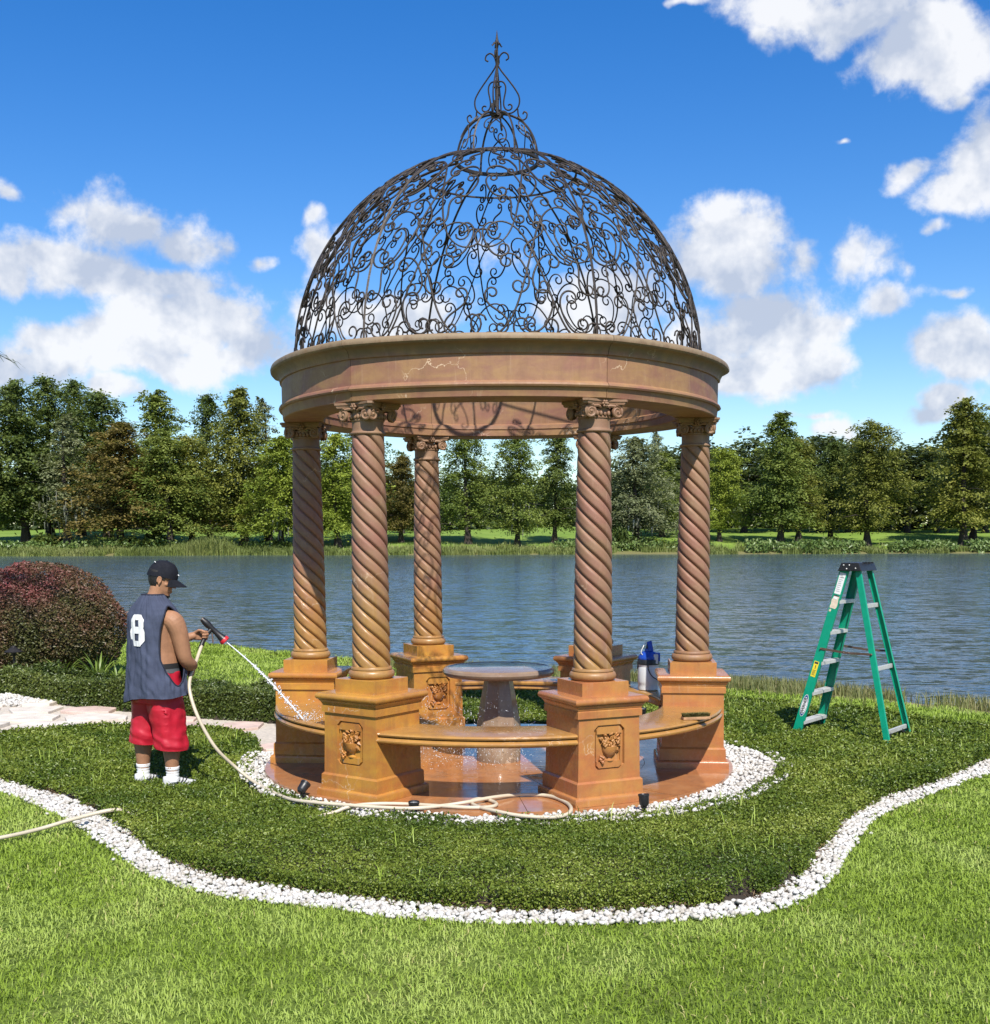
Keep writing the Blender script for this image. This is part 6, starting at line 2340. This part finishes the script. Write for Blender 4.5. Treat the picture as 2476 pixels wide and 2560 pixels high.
# head, in its own frame
HEADM = Matrix.Translation(HC) @ Matrix.Rotation(HEAD_TURN, 4, 'Z') @ Matrix.Rotation(math.radians(-17), 4, 'X')
hd = MB()
PROF = [(-0.128, 0.066, 0.030, 0.022), (-0.122, 0.078, 0.012, 0.036), (-0.108, 0.0865, -0.012, 0.047), (-0.094, 0.083, -0.040, 0.055), (-0.084, 0.087, -0.055, 0.059), (-0.074, 0.0915, -0.066, 0.062),
        (-0.066, 0.0895, -0.072, 0.064), (-0.052, 0.089, -0.080, 0.067), (-0.038, 0.088, -0.088, 0.070), (-0.022, 0.085, -0.094, 0.072), (-0.006, 0.083, -0.099, 0.073), (0.010, 0.090, -0.103, 0.075),
        (0.024, 0.0955, -0.105, 0.076), (0.045, 0.0945, -0.106, 0.077), (0.075, 0.087, -0.101, 0.073), (0.098, 0.068, -0.086, 0.060), (0.114, 0.040, -0.060, 0.042), (0.122, 0.008, -0.030, 0.018)]
loft(hd, [(z, 0, (f + b) / 2, w, (f - b) / 2) for z, f, b, w in PROF], 36, 2.15)
limb(hd, [(0, 0.086, 0.008), (0, 0.098, -0.014), (0, 0.107, -0.032)], [0.0075, 0.0100, 0.0125], 10)
for s in (-1, 1):
    limb(hd, [(s * 0.011, 0.088, -0.037), (s * 0.010, 0.097, -0.038)], [0.0085, 0.0075], 8)
    limb(hd, [(s * 0.022, 0.080, -0.070), (0, 0.090, -0.0685)], [0.0045, 0.0068], 8)
    limb(hd, [(s * 0.020, 0.079, -0.079), (0, 0.0895, -0.0815)], [0.0045, 0.0075], 8)
    limb(hd, [(s * 0.012, 0.090, 0.018), (s * 0.035, 0.084, 0.020), (s * 0.052, 0.070, 0.014)], [0.007, 0.0075, 0.006], 8)
    limb(hd, [(s * 0.040, 0.060, -0.030), (s * 0.058, 0.040, -0.028)], [0.016, 0.015], 10)
    E_ = Matrix.Rotation(s * 0.30, 3, 'Z')
    hd.ball((s * 0.079, -0.014, -0.008), (0.0075, 0.017, 0.027), 12, 8, E_)
    ear = [(s * 0.083 + s * 0.004, -0.014 + 0.016 * math.cos(t), -0.006 + 0.026 * math.sin(t)) for t in np.linspace(-0.9, 3.9, 12)]
    limb(hd, ear, [0.0042] * 12, 8)
    limb(hd, [(s * 0.080, -0.008, -0.034), (s * 0.080, -0.008, -0.040)], [0.0075, 0.007], 8)
hd.xform(HEADM)
body.add(hd.v, hd.f)


def remeshed(name, mb, mat, parent, voxel, smooth=6):
    me = mb.mesh(name + '_raw')
    tmp = bpy.data.objects.new(name + '_raw', me)
    COL.objects.link(tmp)
    md = tmp.modifiers.new('r', 'REMESH')
    md.mode = 'VOXEL'
    md.voxel_size = voxel
    s = tmp.modifiers.new('s', 'SMOOTH')
    s.factor = 0.5
    s.iterations = smooth
    dg = bpy.context.evaluated_depsgraph_get()
    out = bpy.data.meshes.new_from_object(tmp.evaluated_get(dg))
    out.name = name
    bpy.data.objects.remove(tmp)
    return mesh_obj(name, out, mat, parent, 180)


body_o = remeshed('body', body, M_SKIN, man, 0.0042, 5)

# face details, hair and cap
eyes = HEADM
for s in (-1, 1):
    MB().ball(HEADM @ Vector((s * 0.031, 0.0755, -0.004)), 0.0125, 12, 8).build('eye', M_EYE, man, 180)
    MB().ball(HEADM @ Vector((s * 0.032, 0.0855, -0.007)), (0.0055, 0.0055, 0.0055), 8, 6).build('iris', M_HAIR, man, 180)
    b_ = MB()
    limb(b_, [HEADM @ Vector((s * 0.014, 0.0955, 0.019)), HEADM @ Vector((s * 0.034, 0.0905, 0.024)), HEADM @ Vector((s * 0.052, 0.076, 0.018))], [0.003, 0.0035, 0.002], 6)
    b_.build('eyebrow', M_HAIR, man, 180)
hair = MB()
nh, mh = 48, 22
vs = []
for j in range(mh + 1):
    z = 0.06 - 0.155 * j / mh
    # follow the skull slices
    zs = [p[0] for p in PROF]
    f_ = np.interp(z, zs, [p[1] for p in PROF])
    b_ = np.interp(z, zs, [p[2] for p in PROF])
    w_ = np.interp(z, zs, [p[3] for p in PROF])
    grow = 0.007 * (1 - max(0, (j / mh - 0.7) / 0.3) ** 2) + 0.0006
    reach = 1.85 - 0.95 * max(0, (j / mh - 0.40) / 0.6)
    if j / mh > 0.40:
        reach = min(reach, 1.42 - 0.5 * (j / mh - 0.40))
    for i in range(nh + 1):
        t = (i / nh * 2 - 1) * reach
        s, c = math.sin(t), math.cos(t)
        a_, h_ = w_ + grow, (f_ - b_) / 2 + grow
        vs.append(HEADM @ Vector((a_ * math.copysign(abs(s) ** 0.93, s), (f_ + b_) / 2 - h_ * math.copysign(abs(c) ** 0.93, c), z)))
hair.add(vs, [(j * (nh + 1) + i, j * (nh + 1) + i + 1, (j + 1) * (nh + 1) + i + 1, (j + 1) * (nh + 1) + i) for j in range(mh) for i in range(nh)])
hair.build('hair', M_HAIR, man, 180)
# thin beard along the jaw
bd = MB()
for s in (-1, 1):
    limb(bd, [HEADM @ Vector((s * 0.040, 0.056, -0.108)), HEADM @ Vector((s * 0.020, 0.078, -0.117)), HEADM @ Vector((0, 0.0835, -0.114))], [0.004, 0.0085, 0.0085], 8)
bd.build('beard', M_HAIR, man, 180)
capm = MB()
nc, mc = 48, 14
vs = []
for j in range(mc + 1):
    t = j / mc * PI / 2
    for i in range(nc):
        a = 2 * PI * i / nc
        rx, ry = 0.0875 * math.cos(t) ** 0.72, 0.116 * math.cos(t) ** 0.72
        seam = 1 - 0.012 * math.exp(-(((a * 6 / (2 * PI)) % 1 - 0.5) / 0.05) ** 2)
        z = 0.020 + 0.125 * math.sin(t) ** 0.95 - (0.020 if j == 0 else 0) * (0.5 - 0.5 * math.cos(a)) * 0
        back = 0.018 * max(0, math.cos(a)) * (1 - j / mc)
        vs.append((rx * math.sin(a) * seam, -0.004 - ry * math.cos(a) * seam, z - back))
capm.add(vs, [(j * nc + i, j * nc + (i + 1) % nc, (j + 1) * nc + (i + 1) % nc, (j + 1) * nc + i) for j in range(mc) for i in range(nc)])
capm.xform(HEADM)
cap_o = capm.build('cap', M_CAP, man, 180)
MB().ball(HEADM @ Vector((0, -0.004, 0.146)), (0.008, 0.008, 0.005), 10, 6).build('cap_button', M_CAP, cap_o, 180)
brim = MB()
vs = []
nb_, mb_ = 24, 8
for j in range(mb_ + 1):
    q = j / mb_
    for i in range(nb_ + 1):
        u = i / nb_ * 2 - 1
        a = u * 1.05
        x = (0.088 * math.sin(a)) * (1 + 0.02 * q)
        y0 = 0.112 * math.cos(a) - 0.002
        y = y0 + q * (0.082 * math.cos(u * PI / 2) ** 0.55)
        z = 0.026 - 0.030 * q - 0.034 * u * u * (0.4 + 0.6 * q)
        vs.append((x, y, z))
W_ = nb_ + 1
fs = [(j * W_ + i, j * W_ + i + 1, (j + 1) * W_ + i + 1, (j + 1) * W_ + i) for j in range(mb_) for i in range(nb_)]
brim.add(vs, fs)
brim.add([(x, y, z - 0.004) for x, y, z in vs], [f[::-1] for f in fs])
o2 = len(vs)
brim.f += [((mb_) * W_ + i, (mb_) * W_ + i + 1, o2 + mb_ * W_ + i + 1, o2 + mb_ * W_ + i) for i in range(nb_)]
brim.xform(HEADM)
brim.build('brim', M_CAP, cap_o, 60)
for x, y, z in ((0.048, -0.082, 0.113), (0.020, 0.108, 0.062)):
    lg = MB()
    lg.tube([HEADM @ Vector((x - 0.012, y - 0.006, z)), HEADM @ Vector((x, y - 0.001, z + 0.004)), HEADM @ Vector((x + 0.010, y + 0.008, z - 0.001))], [0.002, 0.004, 0.002], 6)
    lg.build('cap_mark', M_NUMBER, cap_o, 180)

# ---- shirt
SZ = [0.690, 0.74, 0.85, 0.98, 1.10, 1.20, 1.29, 1.345, 1.385, 1.415, 1.440, 1.462, 1.482, 1.492]
SA = [0.272, 0.270, 0.256, 0.244, 0.238, 0.236, 0.232, 0.222, 0.200, 0.168, 0.136, 0.110, 0.092, 0.087]
SB = [0.206, 0.204, 0.194, 0.184, 0.177, 0.172, 0.166, 0.152, 0.136, 0.120, 0.106, 0.095, 0.085, 0.080]
SC_ = [-0.008, -0.008, -0.006, -0.004, -0.004, -0.006, -0.010, -0.012, -0.014, -0.014, -0.012, -0.010, -0.006, -0.004]


def shirt_pt(t, z, lift=0.0):
    """t: angle from the back (0) round the right side (pi/2)"""
    a = np.interp(z, SZ, SA) + lift
    b = np.interp(z, SZ, SB) + lift
    c = np.interp(z, SZ, SC_)
    q = (1.38 - z) / 0.69                   # 0 at the shoulder, 1 at the hem
    w = mnoise.noise(Vector((math.sin(t) * 2.2, math.cos(t) * 2.2, z * 1.4 + 3)))
    w2 = mnoise.noise(Vector((math.sin(t) * 5.0, math.cos(t) * 5.0, z * 2.2 - t * 0.9 + 9)))
    w3 = mnoise.noise(Vector((math.sin(t) * 9.0 + z * 4, math.cos(t) * 9.0, z * 7.0)))
    w4 = mnoise.noise(Vector((math.sin(t) * 3.0 + z * 9, math.cos(t) * 6.0, z * 11.0 + t * 1.5)))
    dsp = max(0.0, min(1, q + 0.12)) * (0.020 * w + 0.020 * w2) + 0.006 * w3 + 0.010 * w4 * min(1, q + 0.25)
    s, cc_ = math.sin(t), math.cos(t)
    x = (a + dsp) * math.copysign(abs(s) ** 0.9, s)
    y = c - (b + dsp) * math.copysign(abs(cc_) ** 0.9, cc_)
    hem = 0.0
    if z < 0.9:
        hem = (0.035 * s + 0.012 * math.sin(3 * t + 1)) * (0.9 - z) / 0.21
    return Vector((x, y, z + hem))


def hole_half(z):
    k = (z - 1.095) / 0.312
    return 0.0 if abs(k) >= 1 else 0.66 * (1 - abs(k) ** 2.2) ** 0.62 * (1.0 if z > 1.0 else 0.55 + 0.45 * max(0, (z - 0.783) / 0.217))


nt, nz_ = 264, 170
zz = np.linspace(SZ[0], SZ[-1], nz_ + 1)
sh = MB()
for z in zz:
    for i in range(nt):
        sh.v.append(tuple(shirt_pt(2 * PI * i / nt, float(z))))
for j in range(nz_):
    zc_ = (zz[j] + zz[j + 1]) / 2
    hh = hole_half(zc_)
    for i in range(nt):
        t = 2 * PI * (i + 0.5) / nt
        if abs(t - PI / 2 - 0.05) < hh or abs(t - 3 * PI / 2 + 0.05) < hh:
            continue
        i2 = (i + 1) % nt
        sh.f.append((j * nt + i, j * nt + i2, (j + 1) * nt + i2, (j + 1) * nt + i))
me = sh.mesh('shirt')
bm = bmesh.new()
bm.from_mesh(me)
bmesh.ops.delete(bm, geom=[v for v in bm.verts if not v.link_faces], context='VERTS')
bm.to_mesh(me)
bm.free()
shirt = mesh_obj('shirt', me, M_SHIRT, man, 180)
sd_ = shirt.modifiers.new('thickness', 'SOLIDIFY')
sd_.thickness = 0.003
sd_.offset = 0
for c0, sg in ((PI / 2 + 0.05, 1), (3 * PI / 2 - 0.05, -1)):
    pts = []
    zs_ = np.linspace(0.785, 1.405, 90)
    for z in zs_:
        pts.append(shirt_pt(c0 - hole_half(z), float(z), 0.001))
    for z in zs_[::-1]:
        pts.append(shirt_pt(c0 + hole_half(z), float(z), 0.001))
    MB().tube(pts, 0.0062, 6, closed=True).build('armhole_binding', M_SHIRT_RIM, shirt, 180)
MB().tube([shirt_pt(2 * PI * i / 60, 1.490, 0.0) for i in range(60)], 0.0068, 6, closed=True).build('collar', M_SHIRT_RIM, shirt, 180)
MB().tube([shirt_pt(2 * PI * i / 120, 0.6905, 0.0) for i in range(120)], 0.0035, 5, closed=True).build('hem', M_SHIRT, shirt, 180)


def in_eight(x, y):
    """block numeral 8; x -1..1, y 0..1"""
    x = abs(x)
    ok = False
    if 0 <= y <= 0.56:
        hw = 1.0
        hw = min(hw, 0.52 + (y / 0.20) * 0.48, 0.90 + (0.56 - y) / 0.10 * 0.10)
        ok = x <= hw
    if 0.52 < y <= 1.0:
        hw = min(0.90, 0.50 + (1 - y) / 0.16 * 0.40, 0.80 + (y - 0.52) / 0.10 * 0.10)
        ok = ok or x <= hw
    if 0.17 < y < 0.40 and x < 0.30:
        ok = False
    if 0.62 < y < 0.83 and x < 0.26:
        ok = False
    return ok


num = MB()
gxn, gyn = 64, 110
Z0, Z1, HW = 1.105, 1.345, 0.080
for j in range(gyn + 1):
    z = Z0 + (Z1 - Z0) * j / gyn
    a = float(np.interp(z, SZ, SA))
    for i in range(gxn + 1):
        u = -HW + 2 * HW * i / gxn + 0.026
        t = math.asin(max(-1, min(1, math.copysign((abs(u) / a) ** (1 / 0.9), u))))
        num.v.append(tuple(shirt_pt(t, z, 0.0085)))
for j in range(gyn):
    for i in range(gxn):
        if in_eight(((i + 0.5) / gxn * 2 - 1), (j + 0.5) / gyn):
            q = j * (gxn + 1) + i
            num.f.append((q, q + 1, q + gxn + 2, q + gxn + 1))
me = num.mesh('number_print')
bm = bmesh.new()
bm.from_mesh(me)
bmesh.ops.delete(bm, geom=[v for v in bm.verts if not v.link_faces], context='VERTS')
bm.to_mesh(me)
bm.free()
mesh_obj('number_print', me, M_NUMBER, shirt, 180)

# ---- shorts and underwear
so = MB()
for lx in (1, -1):
    fx, ff = (0.125, 0.022) if lx > 0 else (-0.142, -0.020)
    secs = []
    for k in range(13):
        q = k / 12
        z = 0.255 + 0.47 * q
        x = fx * (1 - 0.30 * q)
        f_ = ff * (1 - q)
        rr_ = 0.117 - 0.001 * q + 0.005 * math.sin(9 * q + lx)
        secs.append((z, x, f_, rr_ * 0.98, rr_ * (1.10 + 0.12 * q)))
    loft(so, secs, 40, 2.2)
loft(so, [(0.66, 0, -0.008, 0.205, 0.165), (0.74, 0, -0.010, 0.208, 0.176), (0.82, 0, -0.012, 0.204, 0.176), (0.88, 0, -0.012, 0.197, 0.170), (0.905, 0, -0.012, 0.193, 0.167)], 44, 2.3)
vs = []
shorts = remeshed('shorts', so, M_RED, man, 0.007, 8)
for v in shorts.data.vertices:
    p = v.co
    n_ = mnoise.noise(Vector((p.x * 13, p.y * 13, p.z * 2.2))) * 0.015 + mnoise.noise(Vector((p.x * 5 + p.z * 9, p.y * 14, p.z * 16))) * 0.006
    if p.z < 0.5:
        n_ += 0.010 * mnoise.noise(Vector((p.x * 4, p.y * 6 + p.z * 6, p.z * 22 + p.x * 10))) * min(1, (0.5 - p.z) / 0.1)
    v.co = p + Vector((v.normal.x, v.normal.y, 0.2 * v.normal.z)) * n_
bm = bmesh.new()
bm.from_mesh(shorts.data)
bmesh.ops.bisect_plane(bm, geom=bm.verts[:] + bm.edges[:] + bm.faces[:], plane_co=(0, 0, 0.318), plane_no=(0.10, 0.04, 1), clear_inner=True)
bm.to_mesh(shorts.data)
bm.free()
wb = MB()
loft(wb, [(0.895, 0, -0.012, 0.191, 0.165), (0.930, 0, -0.010, 0.190, 0.163)], 48, 2.3)
wb.build('undershorts', M_GREYCLOTH, man, 60)
wb = MB()
loft(wb, [(0.929, 0, -0.010, 0.1915, 0.1645), (0.968, 0, -0.006, 0.189, 0.161)], 48, 2.3)
wb.build('waistband', M_BAND, man, 60)
# ---- socks and shoes
for (x, f_, rz) in ((0.122, 0.022, -0.10), (-0.165, -0.045, 0.12)):
    sk = MB()
    prof = []
    for k in range(13):
        z = 0.045 + 0.118 * k / 12
        prof.append((0.0485 + 0.004 * math.sin(k * 2.6) * (k > 2) + (0.004 if k < 3 else 0) + 0.006 * max(0, (k - 8) / 4), z))
    sk.lathe(prof + [(0.046, 0.163)], 24, (x, f_, 0), caps=False)
    sk.build('sock', M_SOCK, man, 180)
    shoe = MB()
    secs = []
    for k in range(15):
        q = k / 14
        y = -0.085 + 0.275 * q
        w_ = 0.046 * (1 - abs(2 * q - 1) ** 4 * 0.55) * (1.02 if 0.55 < q < 0.9 else 0.95)
        h_ = 0.088 - 0.012 * q if q < 0.35 else 0.084 - 0.062 * ((q - 0.35) / 0.65) ** 0.8
        secs.append((y, w_, max(0.022, h_)))
    n = 20
    for (y, w_, h_) in secs:
        for i in range(n):
            t = 2 * PI * i / n
            s, c = math.sin(t), math.cos(t)
            shoe.v.append((w_ * math.copysign(abs(s) ** 0.75, s), y, h_ / 2 + h_ / 2 * math.copysign(abs(c) ** 0.7, c)))
    for j in range(14):
        for i in range(n):
            shoe.f.append((j * n + i, (j + 1) * n + i, (j + 1) * n + (i + 1) % n, j * n + (i + 1) % n))
    shoe.f.append(tuple(range(n)))
    shoe.f.append(tuple(14 * n + i for i in range(n))[::-1])
    Ms = Matrix.Translation((x, f_ + 0.01, 0.004)) @ Matrix.Rotation(rz, 4, 'Z')
    shoe.xform(Ms)
    so_ = shoe.build('shoe', M_SHOE, man, 180)
    stp = MB()
    for q in (0.02, 0.05, 0.08):
        stp.tube([Ms @ Vector((0.047, q - 0.02, 0.025)), Ms @ Vector((0.043, q + 0.005, 0.05)), Ms @ Vector((0.030, q + 0.015, 0.068))], 0.0045, 6)
    stp.build('shoe_stripe', M_BAND, so_, 180)
    sol = MB()
    sol.tube([Ms @ Vector((0.047 * math.sin(t) * (1.0), 0.052 + 0.137 * math.cos(t), 0.008)) for t in np.linspace(0, 2 * PI, 32)[:-1]], 0.008, 6, closed=True)
    sol.build('sole', M_SOCK, so_, 180)
